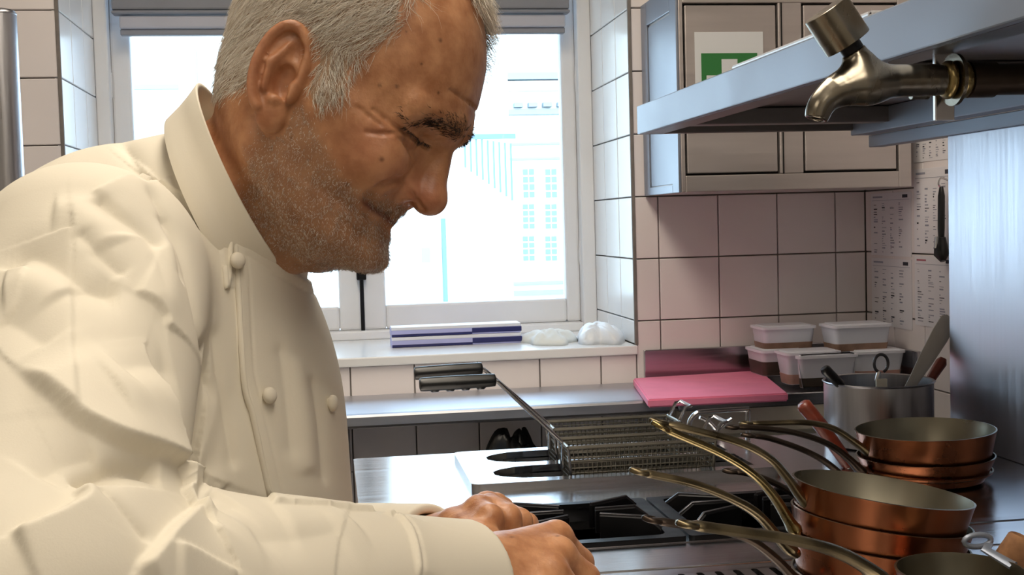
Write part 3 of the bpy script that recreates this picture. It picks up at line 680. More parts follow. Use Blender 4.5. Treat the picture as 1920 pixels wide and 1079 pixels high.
tube('handle', [onY(1504, 756, 1.86), onY(1507, 760, 1.86), onY(1540, 800, 1.86), onY(1575, 850, 1.86), onY(1592, 876, 1.86)], [.008, .0125, .0120, .0115, .010], 'wood_red', t2, 14)
tube('ferrule', [onY(1590, 873, 1.86), onY(1606, 900, 1.86)], [.012, .012], 'steel_bright', t2, 14)
tube('head', [onY(1605, 898, 1.86), onY(1616, 918, 1.86)], [.012, .016], 'black_plastic', t2, 14)
# bright wire stand behind the baskets
t2 = thing('wire_stand', 'bent bright steel stand behind the fry baskets', 'stand', (.66, 2.1, RZ))
pp = [onY(*q, 2.135) for q in ((1292, 800), (1296, 786), (1306, 776), (1320, 773), (1398, 768), (1402, 772), (1402, 800))]
pp = [np.array((pp[0][0], 2.135, RZ+.001))]+pp+[np.array((pp[-1][0], 2.135, RZ+.001))]
tube('loop', catmull(pp, 4), .0048, 'steel_bright', t2, 10)
pp = [onY(*q, 2.130) for q in ((1312, 783), (1330, 792), (1345, 806), (1358, 795), (1372, 786))]
tube('brace', catmull(pp, 4), .0036, 'steel_bright', t2, 8)

# ------------------------------------------------------------------ things on the sill
def roll_box(z0, z1, y0, y1, label):
    a = onY(733, 640, 3.10)[0]; b = onY(976, 640, 3.10)[0]; m_ = a+(b-a)*.62
    t = thing('film_box', label, 'box', ((a+b)/2, (y0+y1)/2, z0), 'boxes of kitchen film on the sill')
    box('carton', a, b, y0, y1, z0, z1, 'box_lavender', t, .003)
    box('end_label', m_, b+.0012, y0-.0014, y0+.03, z0+.004, z1-.008, 'box_navy', t, .001)
    box('stripe', a+.002, m_, y0-.0012, y0+.01, z0+.001, z0+.007, 'box_navy', t, .0005)
    box('white_top', a+.001, b-.001, y0-.001, y1-.002, z1-.007, z1+.0008, 'box_white', t, .001)
roll_box(SILL, SILL+.025, 3.08, 3.15, 'long lavender and navy film box lying on the window sill')
roll_box(SILL+.026, SILL+.050, 3.085, 3.155, 'long lavender and navy film box stacked on top of another on the sill')
def lump(name, x0, x1, y0, y1, z0, h, m, label, cat, seed, sharp=1.0, n=34):
    rs = np.random.RandomState(seed); ph = rs.rand(8, 4)*6.28; V = []
    for j in range(n):
        for i in range(n):
            u, v = i/(n-1), j/(n-1); e_ = min(u, 1-u, v, 1-v)*2
            x, y = u*2-1, v*2-1; r = max(abs(x), abs(y)); a = math.atan2(y, x)
            rr = 1-.14*math.sin(3*a+ph[0][0])-.10*math.sin(5*a+ph[0][1])
            q = sum(abs(math.sin(ph[k][0]+(k+2)*1.3*u*math.cos(ph[k][1])*2.2+(k+2)*1.3*v*math.sin(ph[k][2])*2.2))/(k+1.5) for k in range(6))/2.0
            s_ = math.sqrt(max(0, 1-(1-e_)**2.2)); z = h*s_*(.45+.6*q*sharp)
            L_ = math.hypot(x, y) or 1; sq = r/L_
            V.append(((x0+x1)/2+x*sq*rr*(x1-x0)/2, (y0+y1)/2+y*sq*rr*(y1-y0)/2, z0+max(z, 0)))
    Fc = [(j*n+i, j*n+i+1, (j+1)*n+i+1, (j+1)*n+i) for j in range(n-1) for i in range(n-1)]
    b = len(V); rim = [i for i in range(n)]+[j*n+n-1 for j in range(1, n)]+[(n-1)*n+i for i in range(n-2, -1, -1)]+[j*n for j in range(n-2, 0, -1)]
    Fc.append(tuple(rim[::-1]))
    return tag(mk(name, V, Fc, m, None, True), label, cat)
lump('kitchen_cloth', .480, .610, 2.97, 3.13, SILL, .040, 'cloth_white', 'crumpled white cloth on the sill beside the film boxes', 'cloth', 3)
lump('plastic_bag', .612, .726, 2.92, 3.14, SILL, .055, 'bag_white', 'white translucent plastic bag at the right end of the sill', 'bag', 7)
bg = lump('bin_bag', .30, .50, 2.63, 2.82, .546, .32, 'bag_black', 'black bag bulging on the undershelf behind the fryer', 'bag', 5)

# ------------------------------------------------------------------ steel post at the left edge
q0 = onY(4, 160, 2.62); zt = onY(2, 17, 2.62)[2]; pr = .034
sp_ = thing('steel_post', 'round stainless steel post standing before the tiles at the far left', 'post', (q0[0], 2.62, 0))
tube('shaft', [(q0[0], 2.62, .012), (q0[0], 2.62, zt-.012)], pr, 'steel_z', sp_, 28)
V, Fc = lathe_vf([(pr, -.012), (pr+.001, -.010), (pr*.9, -.003), (pr*.6, .0), (0, .001)], 28, (q0[0], 2.62, zt)); mk('cap', V, Fc, 'steel_z', sp_, True)
V, Fc = lathe_vf([(0, 0), (.075, 0), (.075, .006), (.04, .012), (pr, .014)], 28, (q0[0], 2.62, 0)); mk('base_plate', V, Fc, 'steel_z', sp_, 40)
# ------------------------------------------------------------------ the chef: implicit shapes, polygonised once
# camera-aligned metres: a right, b up, c depth
def A(px, py, d): return np.array([(px-CX)/F_PX*d, -(py-CY)/F_PX*d, d])
def abc2w(p): p = np.asarray(p); return CAM + p[..., 0:1]*RT + p[..., 1:2]*UP + p[..., 2:3]*FW
def smin(a, b, k): h = np.clip(.5+.5*(b-a)/k, 0, 1); return b*(1-h)+a*h-k*h*(1-h)
def smax(a, b, k): return -smin(-a, -b, k)
def sph(p, c, r): return np.linalg.norm(p-np.asarray(c), axis=1)-r
def caps(p, a, b, ra, rb):
    a = np.asarray(a, float); b = np.asarray(b, float); ba = b-a; h = np.clip(((p-a)@ba)/(ba@ba), 0, 1)
    return np.linalg.norm(p-a-h[:, None]*ba, axis=1)-(ra+(rb-ra)*h)
def ell(p, c, r, R=None):
    q = p-np.asarray(c)
    if R is not None: q = q@R
    r = np.asarray(r, float); k0 = np.linalg.norm(q/r, axis=1); k1 = np.linalg.norm(q/(r*r), axis=1)+1e-9
    return k0*(k0-1)/k1
def within(p, c, R, f):
    d = np.linalg.norm(p-c, axis=1)-R; m = d < 0; out = d+.03
    if m.any(): out[m] = f(p[m])
    return out
def lut(xs, ys, sm=.006):
    xs = np.array(xs, float); ys = np.array(ys, float); o = np.argsort(xs); xs = xs[o]; ys = ys[o]
    g = np.linspace(xs[0]-.03, xs[-1]+.03, 900); v = np.interp(g, xs, ys); dx = g[1]-g[0]
    n = int(3*sm/dx)+1; k = np.exp(-.5*(np.arange(-n, n+1)*dx/sm)**2); k /= k.sum()
    vp = np.concatenate([np.full(n, v[0]), v, np.full(n, v[-1])]); v = np.convolve(vp, k, 'valid')
    return lambda x: np.interp(x, g, v)
TILT, HYAW = math.radians(30), math.radians(11)
U0 = np.array([math.cos(TILT), -math.sin(TILT), 0]); V0 = np.array([math.sin(TILT), math.cos(TILT), 0]); W0 = np.array([0, 0, -1.0])
HU = math.cos(HYAW)*U0+math.sin(HYAW)*W0; HW = math.cos(HYAW)*W0-math.sin(HYAW)*U0; HV = V0
H0 = A(552, 190, .885)
def hl(p): q = p-H0; return np.stack([q@HU, q@HV, q@HW], 1)
def hw(l): l = np.asarray(l, float); return H0+l[..., 0:1]*HU+l[..., 1:2]*HV+l[..., 2:3]*HW
_P = lut([.118, .1, .0891, .0643, .05, .0406, .030, .0225, .010, 0, -.012, -.023, -.034, -.040, -.0450, -.051, -.0565, -.061, -.068, -.074, -.0784, -.0835, -.09],
         [.080, .0965, .1055, .1170, .1210, .1215, .1195, .1165, .1125, .1105, .1110, .1125, .1105, .1090, .1055, .1120, .1105, .1125, .1178, .1155, .1080, .0960, .078], .0022)
_B = lut([.12, .09, .0413, .0103, -.0157, -.04, -.055, -.068, -.08, -.09], [-.050, -.064, -.0675, -.060, -.052, -.038, -.010, .020, .045, .060], .008)
_W = lut([.12, .09, .06, .04, .02, 0, -.02, -.04, -.055, -.07, -.08, -.09], [.060, .0705, .0745, .0745, .0735, .0725, .071, .067, .062, .052, .042, .026], .006)
_C = lut([.12, .02, -.02, -.04, -.055, -.07, -.082, -.09], [.02, .02, .018, .02, .028, .045, .062, .07], .008)
CREASES = []
def head_sdf(p, ears=True):
    l = hl(p); u, v, w = l.T; aw = np.abs(w); m = np.stack([u, v, aw], 1)
    P, B, W, C = _P(v), _B(v), _W(v), _C(v)
    du = u-C; a = np.where(du > 0, np.maximum(P-C, .004), np.maximum(C-B, .004))
    n = np.where(du > 0, 2.06, 2.0)
    x = np.abs(du)/a; y = aw/W
    g = (x**n+y**n+1e-12)**(1/n)
    gx = (x/g)**(n-1)/a; gy = (y/g)**(n-1)/W
    f = (g-1)/np.sqrt(gx*gx+gy*gy+1e-9)
    f = smax(f, v-.112, .02); f = smax(f, -.089-v, .010)
    ct = math.radians(8); Rc = np.array([[math.cos(ct), math.sin(ct), 0], [-math.sin(ct), math.cos(ct), 0], [0, 0, 1]])
    f = smin(f, ell(l, (.0240, .062, 0), (.0885, .085, .0755), Rc), .012)
    # brow ridge, cheek bones, jaw, chin
    f = smin(f, caps(m, (.1145, .0390, .008), (.0960, .0345, .044), .0085, .0085), .012)
    f = smin(f, caps(m, (.088, .000, .042), (.050, .012, .060), .0145, .010), .018)
    f = smin(f, ell(m, (.0890, -.0110, .036), (.020, .017, .018)), .014)
    f = smin(f, caps(m, (.020, -.040, .054), (.078, -.070, .028), .013, .014), .016)
    f = smin(f, ell(m, (.1010, -.0690, .006), (.0165, .0135, .017)), .010)
    # eye sockets and lids
    f = smax(f, -ell(m, (.1210, .0190, .034), (.0215, .0130, .021)), .008)
    f = smin(f, sph(m, (.0915, .0170, .0310), .0138), .003)
    f = smin(f, caps(m, (.1065, .0285, .018), (.0935, .0245, .048), .0045, .0050), .005)   # heavy upper lid fold
    # nose
    nz = caps(l, (.1120, .0250, 0), (.1225, -.0100, 0), .0088, .0105)
    nz = smin(nz, caps(m, (.1020, .0170, .0065), (.1070, -.0110, .0100), .0075, .0085), .008)
    nz = smin(nz, ell(l, (.1235, -.0130, 0), (.0132, .0120, .0125)), .006)
    nz = smin(nz, ell(m, (.1075, -.0155, .0125), (.0115, .0085, .0068)), .004)
    nz = smax(nz, -ell(m, (.1145, -.0240, .0062), (.0060, .0040, .0032)), .003)
    f = smin(f, nz, .0060)
    # lips, then the creases of the smiling face
    f = smin(f, caps(m, (.1060, -.0400, 0), (.0935, -.0350, .0200), .0048, .0036), .006)
    f = smin(f, caps(m, (.1065, -.0505, 0), (.0950, -.0450, .0180), .0052, .0036), .006)
    for r_, k_, pts in CREASES:
        for q0, q1 in zip(pts[:-1], pts[1:]): f = smax(f, -caps(m, q0, q1, r_, r_), k_)
    if ears: f = smin(f, within(np.stack([u, v, aw], 1), EC, .055, ear_sdf), .0035)
    return f
EC = np.array([.0190, .0065, .0755]); EA = math.radians(9)
def ear_sdf(l):
    m = np.stack([l[:, 0], l[:, 1], np.abs(l[:, 2])], 1)
    q = m-EC
    ea = math.radians(10); x = q[:, 0]*math.cos(ea)+q[:, 1]*math.sin(ea); y = -q[:, 0]*math.sin(ea)+q[:, 1]*math.cos(ea); z = q[:, 2]+x*.42; x = x/.80
    n = np.stack([x, y, z], 1)
    # flat shell of the ear
    wid = np.where(y > -.012, .0185, .0185+(y+.012)*.30)
    base = ell(n, (-.003, .003, 0), (.0185, .0315, .0050))
    base = smin(base, ell(n, (.002, -.0265, .0005), (.0105, .0120, .0052)), .006)
    # helix rim
    t = np.linspace(-.55, 4.35, 26); rim = 1e3*np.ones(len(n))
    pts = np.stack([-.003+.0178*np.cos(t), .004+.0300*np.sin(t), .0050+0*t], 1)
    for i in range(len(t)-1): rim = np.minimum(rim, caps(n, pts[i], pts[i+1], .0037, .0037))
    base = smin(base, rim, .003)
    ah = smin(caps(n, (-.0085, -.010, .0045), (-.0100, .006, .0055), .0032, .0032), caps(n, (-.0100, .006, .0055), (-.002, .0200, .0045), .0032, .0025), .003)
    base = smin(base, ah, .003)
    base = smax(base, -ell(n, (.0020, -.0030, .0060), (.0092, .0125, .0125)), .003)
    base = smax(base, -ell(n, (.0045, .0180, .0070), (.0060, .0070, .0050)), .003)
    base = smin(base, ell(n, (.0115, -.0050, .0035), (.0040, .0065, .0045)), .003)
    base = smin(base, ell(n, (.0010, -.0160, .0040), (.0050, .0036, .0040)), .003)
    return base
def trace(f, px, py, c0=.5, c1=1.5, n=110):
    px = np.asarray(px, float); py = np.asarray(py, float)
    d = np.stack([(px-CX)/F_PX, -(py-CY)/F_PX, np.ones_like(px)], 1); L = np.linalg.norm(d, axis=1); t = np.full(len(px), c0)
    for _ in range(n):
        v = f(d*t[:, None]); t = np.minimum(np.where(v > .0001, t+np.clip(v, .0003, .05)*.75/L, t), c1)
        if (v < .0002).all(): break
    return d*t[:, None]
_cr = []
for r_, k_, pts in ((.0017, .0010, [(804, 278), (794, 273), (783, 266), (768, 254), (755, 243)]), (.0012, .0022, [(762, 252), (742, 238), (722, 222), (700, 206)]), (.0011, .0022, [(748, 250), (715, 251), (688, 248)]),
                    (.0013, .0026, [(749, 258), (760, 268), (772, 288)]), (.0010, .0022, [(713, 234), (692, 218), (671, 202)]), (.0026, .0050, [(762, 334), (742, 341), (720, 350), (695, 366)]),
                    (.0026, .0016, [(688, 377), (703, 387), (717, 395), (733, 405), (748, 414)]), (.0006, .0030, [(846, 170), (868, 184), (890, 203)]), (.0016, .0022, [(762, 347), (772, 364), (784, 382), (793, 392)])):
    q = np.array(pts, float); l_ = hl(trace(head_sdf, q[:, 0], q[:, 1])); l_[:, 2] = np.abs(l_[:, 2]); _cr.append((r_, k_, l_))
CREASES += _cr
NK0, NK1 = A(590, 290, .888), A(405, 410, .90)
SN, SF = A(165, 528, .775), np.array([-.268, .000, 1.085])
EN, EF = A(45, 1185, .580), A(500, 1080, 1.16)
WN, WF = A(880, 1096, .800), A(812, 1030, 1.00)
FN = (WN-EN)/np.linalg.norm(WN-EN); FF = (WF-EF)/np.linalg.norm(WF-EF)
BEL = np.array([-.2755, -.20, .940])
def neck_sdf(p):
    f = caps(p, NK0, NK1, .0600, .0620)
    l = hl(p)
    f = smin(f, caps(l, (.070, -.078, 0), (.010, -.085, .0), .020, .030), .03)
    return f
def finger(p, pts, r0, r1, k=.004):
    f = None; n = len(pts)-1
    for i in range(n):
        a = r0+(r1-r0)*i/n; b = r0+(r1-r0)*(i+1)/n
        g = caps(p, pts[i], pts[i+1], a, b); f = g if f is None else smin(f, g, k)
    return f
# near hand: back of the hand to the camera, fingers curled down over what it holds
NM = [A(1042, 1010, .872), A(1046, 1042, .842), A(1034, 1078, .818), A(1012, 1112, .800)]     # knuckles, index to little
NFING = [
    [NM[0], A(1086, 1056, .890), A(1090, 1104, .905), A(1080, 1128, .905)],
    [NM[1], A(1096, 1086, .852), A(1094, 1136, .872), A(1078, 1150, .880)],
    [NM[2], A(1086, 1126, .822), A(1078, 1174, .845), A(1062, 1182, .856)],
    [NM[3], A(1066, 1150, .800), A(1058, 1188, .822), A(1040, 1200, .838)]]
NTH = [A(925, 1045, .838), A(985, 1062, .890), A(1030, 1092, .915), A(1066, 1122, .925)]
FM = [A(900, 958, .955), A(914, 950, .985), A(928, 952, 1.010), A(938, 958, 1.03)]
FFING = [
    [A(896, 958, .955), A(918, 972, .930), A(925, 1015, .935), A(920, 1040, .945)],
    [A(918, 952, .968), A(952, 972, .945), A(962, 1020, .945), A(955, 1045, .955)],
    [A(932, 956, .990), A(974, 978, .965), A(984, 1022, .960), A(978, 1046, .968)],
    [A(940, 962, 1.015), A(988, 984, .995), A(998, 1024, .985), A(992, 1046, .985)]]
FTH = [A(850, 985, .955), A(900, 1010, .915), A(950, 1040, .905), A(990, 1062, .910)]
def hands_sdf(p):
    w = WN+FN*.004
    f = caps(p, WN-FN*.08, WN+FN*.006, .030, .0265)
    for i, k in enumerate(NM): f = smin(f, caps(p, WN+FN*.008+np.array([0, (.010, .004, -.003, -.010)[i], (.008, .004, 0, -.004)[i]]), k, .0180, (.0128, .0132, .0124, .0112)[i]), .012)
    for i, fg in enumerate(NFING): f = smin(f, finger(p, fg, (.0112, .0114, .0108, .0095)[i], (.0085, .0085, .0082, .0072)[i]), .0045)
    f = smin(f, finger(p, NTH, .0150, .0095, .006), .008)
    g = caps(p, WF-FF*.08, WF+FF*.006, .029, .026)
    for i, k in enumerate(FM): g = smin(g, caps(p, WF+FF*.008+np.array([0, (.0, .004, .004, .0)[i], (-.010, -.004, .004, .010)[i]]), k, .0175, .0125), .012)
    for i, fg in enumerate(FFING): g = smin(g, finger(p, fg, (.0112, .0112, .0105, .0092)[i], .0082), .0035)
    g = smin(g, finger(p, FTH, .0140, .0095, .006), .007)
    return np.minimum(f, g)
def torso_core(p, o=0.0):
    f = ell(p, BEL, (.150-o, .300-o, .178-o))
    f = smin(f, ell(p, (-.308, -.085, .935), (.136-o, .150-o, .182-o)), .06)
    f = smin(f, caps(p, SN+np.array([-.01, -.015, .01]), SF+np.array([-.01, -.015, -.01]), .062-o, .062-o), .06)
    f = smin(f, smin(caps(p, A(360, 430, .93), A(200, 465, .93), .055-o, .055-o), caps(p, A(200, 465, .93), A(40, 545, .93), .055-o, .060-o), .02), .05)
    f = smin(f, caps(p, NK0*.3+NK1*.7, NK1, .056-o*.5, .056-o*.5), .05)
    return f
LEG = []
HC = hw((.02, .03, 0))
def body_sdf(p):
    f = smin(within(p, HC, .19, head_sdf), neck_sdf(p), .014)
    f = smin(f, torso_core(p, .018), .02)
    for s, e, w in ((SN, EN, WN-FN*.03), (SF, EF, WF-FF*.03)):
        f = smin(f, caps(p, s, e, .050, .040), .02); f = smin(f, caps(p, e, w, .040, .028), .012)
    f = smin(f, within(p, A(960, 1030, .92), .21, hands_sdf), .004)
    return f
def sleeve(p, s, e, w, fdir, r0, r1, r2):
    f = caps(p, s, e, r0, r1)
    g = caps(p, e, w+fdir*.02, r1, r2)
    g = smax(g, (p-w)@fdir, .004)
    return smin(f, g, .022)
def jacket_sdf(p):
    f = torso_core(p)
    f = smin(f, sleeve(p, SN, EN, WN, FN, .074, .066, .0420), .016)
    f = smin(f, sleeve(p, SF, EF, WF, FF, .074, .064, .0350), .016)
    # openings: neck and cuffs
    ax = (NK0-NK1)/np.linalg.norm(NK0-NK1)
    f = smax(f, -caps(p, A(545, 303, .890), A(720, 220, .885), .0640, .070), .004)
    f = smax(f, -caps(p, WN-FN*.03, WN+FN*.05, .0335, .0385), .003)
    f = smax(f, -caps(p, WF-FF*.03, WF+FF*.05, .0285, .0310), .003)
    f = smax(f, HEM-w2z(p), .004)
    return f
HEM = .80
def w2z(p): return CAM[2]+p[:, 0]*RT[2]+p[:, 1]*UP[2]+p[:, 2]*FW[2]
# ---- polygoniser: surface nets on a lattice, then every vertex is moved onto the surface
def surface_nets(f, lo, hi, h):
    lo = np.array(lo, float); n = np.ceil((np.array(hi)-lo)/h).astype(int); n = ((n+3)//4)*4
    cn = n//4; gi = np.stack(np.meshgrid(*[np.arange(k) for k in cn], indexing='ij'), -1).reshape(-1, 3)
    cc = lo+(gi*4+2)*h; fc = f(cc)
    act = np.abs(fc) < 4*h*1.15*1.35
    D_ = np.full(n+1, 1.0, np.float32)
    # fill by coarse sign
    co = fc.reshape(cn); D_[:-1, :-1, :-1] = np.repeat(np.repeat(np.repeat(co, 4, 0), 4, 1), 4, 2)
    off = np.stack(np.meshgrid(*[np.arange(5)]*3, indexing='ij'), -1).reshape(-1, 3)
    nodes = (gi[act][:, None, :]*4+off[None]).reshape(-1, 3)
    key = np.unique((nodes[:, 0]*(n[1]+1)+nodes[:, 1])*(n[2]+1)+nodes[:, 2])
    k2 = key % (n[2]+1); k1 = (key//(n[2]+1)) % (n[1]+1); k0 = key//((n[2]+1)*(n[1]+1))
    pos = lo+np.stack([k0, k1, k2], 1)*h
    vals = np.concatenate([f(c) for c in np.array_split(pos, max(1, len(pos)//400000))])
    D_[k0, k1, k2] = vals
    S = D_ < 0
    cnt = np.zeros(n, np.int8)
    for dx in (0, 1):
        for dy in (0, 1):
            for dz in (0, 1): cnt += S[dx:n[0]+dx, dy:n[1]+dy, dz:n[2]+dz]
    mix = (cnt > 0) & (cnt < 8); ci = np.argwhere(mix)
    idx = np.full(n, -1, np.int32); idx[mix] = np.arange(len(ci))
    cor = [(0, 0, 0), (1, 0, 0), (0, 1, 0), (1, 1, 0), (0, 0, 1), (1, 0, 1), (0, 1, 1), (1, 1, 1)]
    cv = np.stack([D_[ci[:, 0]+a, ci[:, 1]+b, ci[:, 2]+c] for a, b, c in cor], 1)
    acc = np.zeros((len(ci), 3)); num = np.zeros(len(ci))
    for i in range(8):
        for j in range(i+1, 8):
            d = np.array(cor[j])-np.array(cor[i])
            if np.abs(d).sum() != 1: continue
            x = (cv[:, i] < 0) != (cv[:, j] < 0); t = np.where(x, cv[:, i]/(cv[:, i]-cv[:, j]+1e-12), 0)
            acc += np.where(x[:, None], np.array(cor[i])+t[:, None]*d, 0); num += x
    V = lo+(ci+acc/num[:, None])*h
    Fq = []
    for ax in range(3):
        b, c = [(1, 2), (2, 0), (0, 1)][ax]
        sl0 = [slice(1, n[k]) for k in range(3)]; sl0[ax] = slice(0, n[ax]); sl1 = list(sl0); sl1[ax] = slice(1, n[ax]+1)
        s0 = S[tuple(sl0)]; s1 = S[tuple(sl1)]; ch = np.argwhere(s0 != s1); st = s0[tuple(ch.T)]
        for k in range(3):
            if k != ax: ch[:, k] += 1
        def at(db, dc):
            q = ch.copy(); q[:, b] -= db; q[:, c] -= dc; return idx[q[:, 0], q[:, 1], q[:, 2]]
        quad = np.stack([at(1, 1), at(0, 1), at(0, 0), at(1, 0)], 1)
        quad[~st] = quad[~st][:, ::-1]; Fq.append(quad)
    Fq = np.concatenate(Fq); Fq = Fq[(Fq >= 0).all(1)]
    return V, Fq
def grad(f, p, e=.0004, v=None):
    if v is None: v = f(p)
    g = np.zeros_like(p)
    for k in range(3):
        d = np.zeros(3); d[k] = e; g[:, k] = (f(p+d)-v)/e
    return g
def snap(f, V, it=3, mx=.004):
    for _ in range(it):
        v = f(V); g = grad(f, V, .0004, v); st = (v/np.maximum((g*g).sum(1), .15))[:, None]*g
        L = np.linalg.norm(st, axis=1, keepdims=True); V = V-st*np.minimum(1, mx/np.maximum(L, 1e-9))
    return V
# ------------------------------------------------------------------ the chef: meshes
mat('skin', 'c08f72', 0.42, sss=0.12, bump=0.32, bscale=330, bdist=.0014)
mat('hair_white', 'd6cfc4', 0.55)
mat('brow_hair', '3b302b', 0.6)
mat('beard_hair', 'b9aa9c', 0.6)
mat('jacket_cloth', 'dfd8c8', 0.82, var=0.012, vscale=3, bump=0.10, bscale=900, bdist=.0006)
def w2abc(p): q = p-CAM; return np.stack([q@RT, q@UP, q@FW], 1)
march = trace
def np_mesh(name, V, Fq, m, parent, nside=4, smooth=True):
    me = bpy.data.meshes.new(name); V = V-org(parent); nf = len(Fq)
    me.vertices.add(len(V)); me.vertices.foreach_set('co', V.astype(np.float32).ravel())
    me.loops.add(nf*nside); me.loops.foreach_set('vertex_index', Fq.astype(np.int32).ravel())
    me.polygons.add(nf); me.polygons.foreach_set('loop_start', np.arange(0, nf*nside, nside, dtype=np.int32))
    me.update(calc_edges=True); me.validate()
    return link(name, me, m, parent, smooth)
chef = thing('person', 'person in white double-breasted chef jacket leaning over the range, smiling down', 'person', (-.14, .95, 0))
# body (head, neck, trunk, arms and hands: one skin)
fb_ = lambda p: body_sdf(w2abc(p))
V, Fq = surface_nets(fb_, (-.42, .46, .80), (.26, 1.34, 1.545), .0026)
body = np_mesh('body', V, Fq, 'skin', chef)
bm = bmesh.new(); bm.from_mesh(body.data); bm.verts.ensure_lookup_table()
co = np.empty(len(bm.verts)*3); body.data.vertices.foreach_get('co', co); co = co.reshape(-1, 3)+org(chef)
la = hl(w2abc(co)); sel = (la[:, 0] > -.03) & (la[:, 1] > -.095) & (la[:, 1] < .125) & (la[:, 0]**2+la[:, 1]**2 < .165**2)
es = [e for e in bm.edges if sel[e.verts[0].index] and sel[e.verts[1].index]]
bmesh.ops.subdivide_edges(bm, edges=es, cuts=1, use_grid_fill=True)
bm.to_mesh(body.data); bm.free()
n = len(body.data.vertices); co = np.empty(n*3); body.data.vertices.foreach_get('co', co); co = co.reshape(-1, 3)+org(chef)
ab = w2abc(co); seen = (np.linalg.norm(ab-HC, axis=1) < .20) | (np.linalg.norm(ab-A(960, 1030, .92), axis=1) < .21)
ab[seen] = snap(body_sdf, ab[seen], 2, .0015)
g = np.zeros_like(ab); g[:, 2] = -1; g[seen] = grad(body_sdf, ab[seen]); nrm = g/(np.linalg.norm(g, axis=1, keepdims=True)+1e-9)
la = hl(ab); u, v, w = la.T; aw = np.abs(w)
def sstep(x, a, b): t = np.clip((x-a)/(b-a), 0, 1); return t*t*(3-2*t)
# beard, blush and mole masks, all in head coordinates
def beard_mask(u, v, aw):
    top = np.interp(u, [-.01, .03, .06, .08, .092, .100, .108, .13], [.004, .004, -.014, -.028, -.032, -.028, -.026, -.026])
    m = sstep(top-v, -.004, .010)*sstep(v, -.125, -.095)*sstep(u, .012, .034)
    lip = np.exp(-(((v+.0425-(.108-u)*.20)/.0042)**2))*sstep(u, .090, .096)
    return m*(1-.9*lip)
bmk = beard_mask(u, v, aw)*(np.linalg.norm(ab-H0, axis=1) < .2)*(within(np.stack([u, v, aw], 1), EC, .06, ear_sdf) > .003)
red = .9*np.exp(-(((u-.122)/.016)**2+((v+.012)/.014)**2))+.55*np.exp(-(((u-.085)/.018)**2+((v+.004)/.016)**2))*(aw > .02)+.55*np.exp(-(((u+.006)/.028)**2+((v-.002)/.038)**2))*(aw > .07)
mouth_shade = np.exp(-(((v+.0402-(.108-u)*.16)/.0024)**2))*sstep(u, .092, .098)*(u < .12)  # shade of the mouth crease, painted into the skin tone
dark = np.zeros(n)
for (px, py, r) in ((716, 299, .0022), (651, 346, .0020), (712, 160, .0016), (744, 162, .0018), (826, 76, .0018), (822, 174, .0014), (762, 60, .0010), (546, 260, .0012), (790, 120, .0012), (1046, 1005, .0013), (960, 1008, .0011), (1010, 1040, .0010), (940, 1050, .0012)):
    h_ = march(body_sdf, [px], [py])[0]; dark = np.maximum(dark, .7*np.exp(-((np.linalg.norm(ab-h_, axis=1)/(.8*r))**3)))
col = np.stack([np.clip(red, 0, 1), np.clip(bmk, 0, 1), np.clip(dark, 0, 1), np.clip(mouth_shade, 0, 1)], 1).astype(np.float32)
body.data.vertices.foreach_set('co', (abc2w(ab)-org(chef)).astype(np.float32).ravel())
at = body.data.color_attributes.new('tone', 'FLOAT_COLOR', 'POINT'); at.data.foreach_set('color', col.ravel())
np.random.seed(2)
SC = 1
body.data.polygons.foreach_set('use_smooth', np.ones(len(body.data.polygons), bool)); body.data.update()
# skin colour: mottled, redder on nose, cheek and ear, greyer under the stubble
m = MATS['skin']; nt = m.node_tree; L = nt.links.new; b = nt.nodes['Principled BSDF']
ac = nt.nodes.new('ShaderNodeVertexColor'); ac.layer_name = 'tone'; sp = nt.nodes.new('ShaderNodeSeparateColor'); L(ac.outputs['Color'], sp.inputs[0])
tc = nt.nodes.new('ShaderNodeTexCoord'); nz_ = nt.nodes.new('ShaderNodeTexNoise'); nz_.inputs['Scale'].default_value = 75; nz_.inputs['Detail'].default_value = 6; L(tc.outputs['Object'], nz_.inputs['Vector'])
rp = nt.nodes.new('ShaderNodeValToRGB'); rp.color_ramp.elements[0].position = .32; rp.color_ramp.elements[1].position = .68
rp.color_ramp.elements[0].color = lin('a06a47'); rp.color_ramp.elements[1].color = lin('c59069'); L(nz_.outputs['Fac'], rp.inputs[0])
def mixc(fac, c, prev, scale=1.0):
    mx = nt.nodes.new('ShaderNodeMix'); mx.data_type = 'RGBA'; mu = nt.nodes.new('ShaderNodeMath'); mu.operation = 'MULTIPLY'; mu.inputs[1].default_value = scale
    L(fac, mu.inputs[0]); L(mu.outputs[0], mx.inputs['Factor']); L(prev, mx.inputs['A']); mx.inputs['B'].default_value = lin(c); return mx.outputs['Result']
o_ = mixc(sp.outputs[0], 'b4705a', rp.outputs[0], .55); o_ = mixc(sp.outputs[1], '7d6049', o_, .50); o_ = mixc(ac.outputs['Alpha'], '5f312a', o_, .85); o_ = mixc(sp.outputs[2], '4a2c20', o_, 1.0)
ah = nt.nodes.new('ShaderNodeAttribute'); ah.attribute_name = 'scalp'; o_ = mixc(ah.outputs['Fac'], 'a58c74', o_, .85)
L(o_, b.inputs['Base Color'])

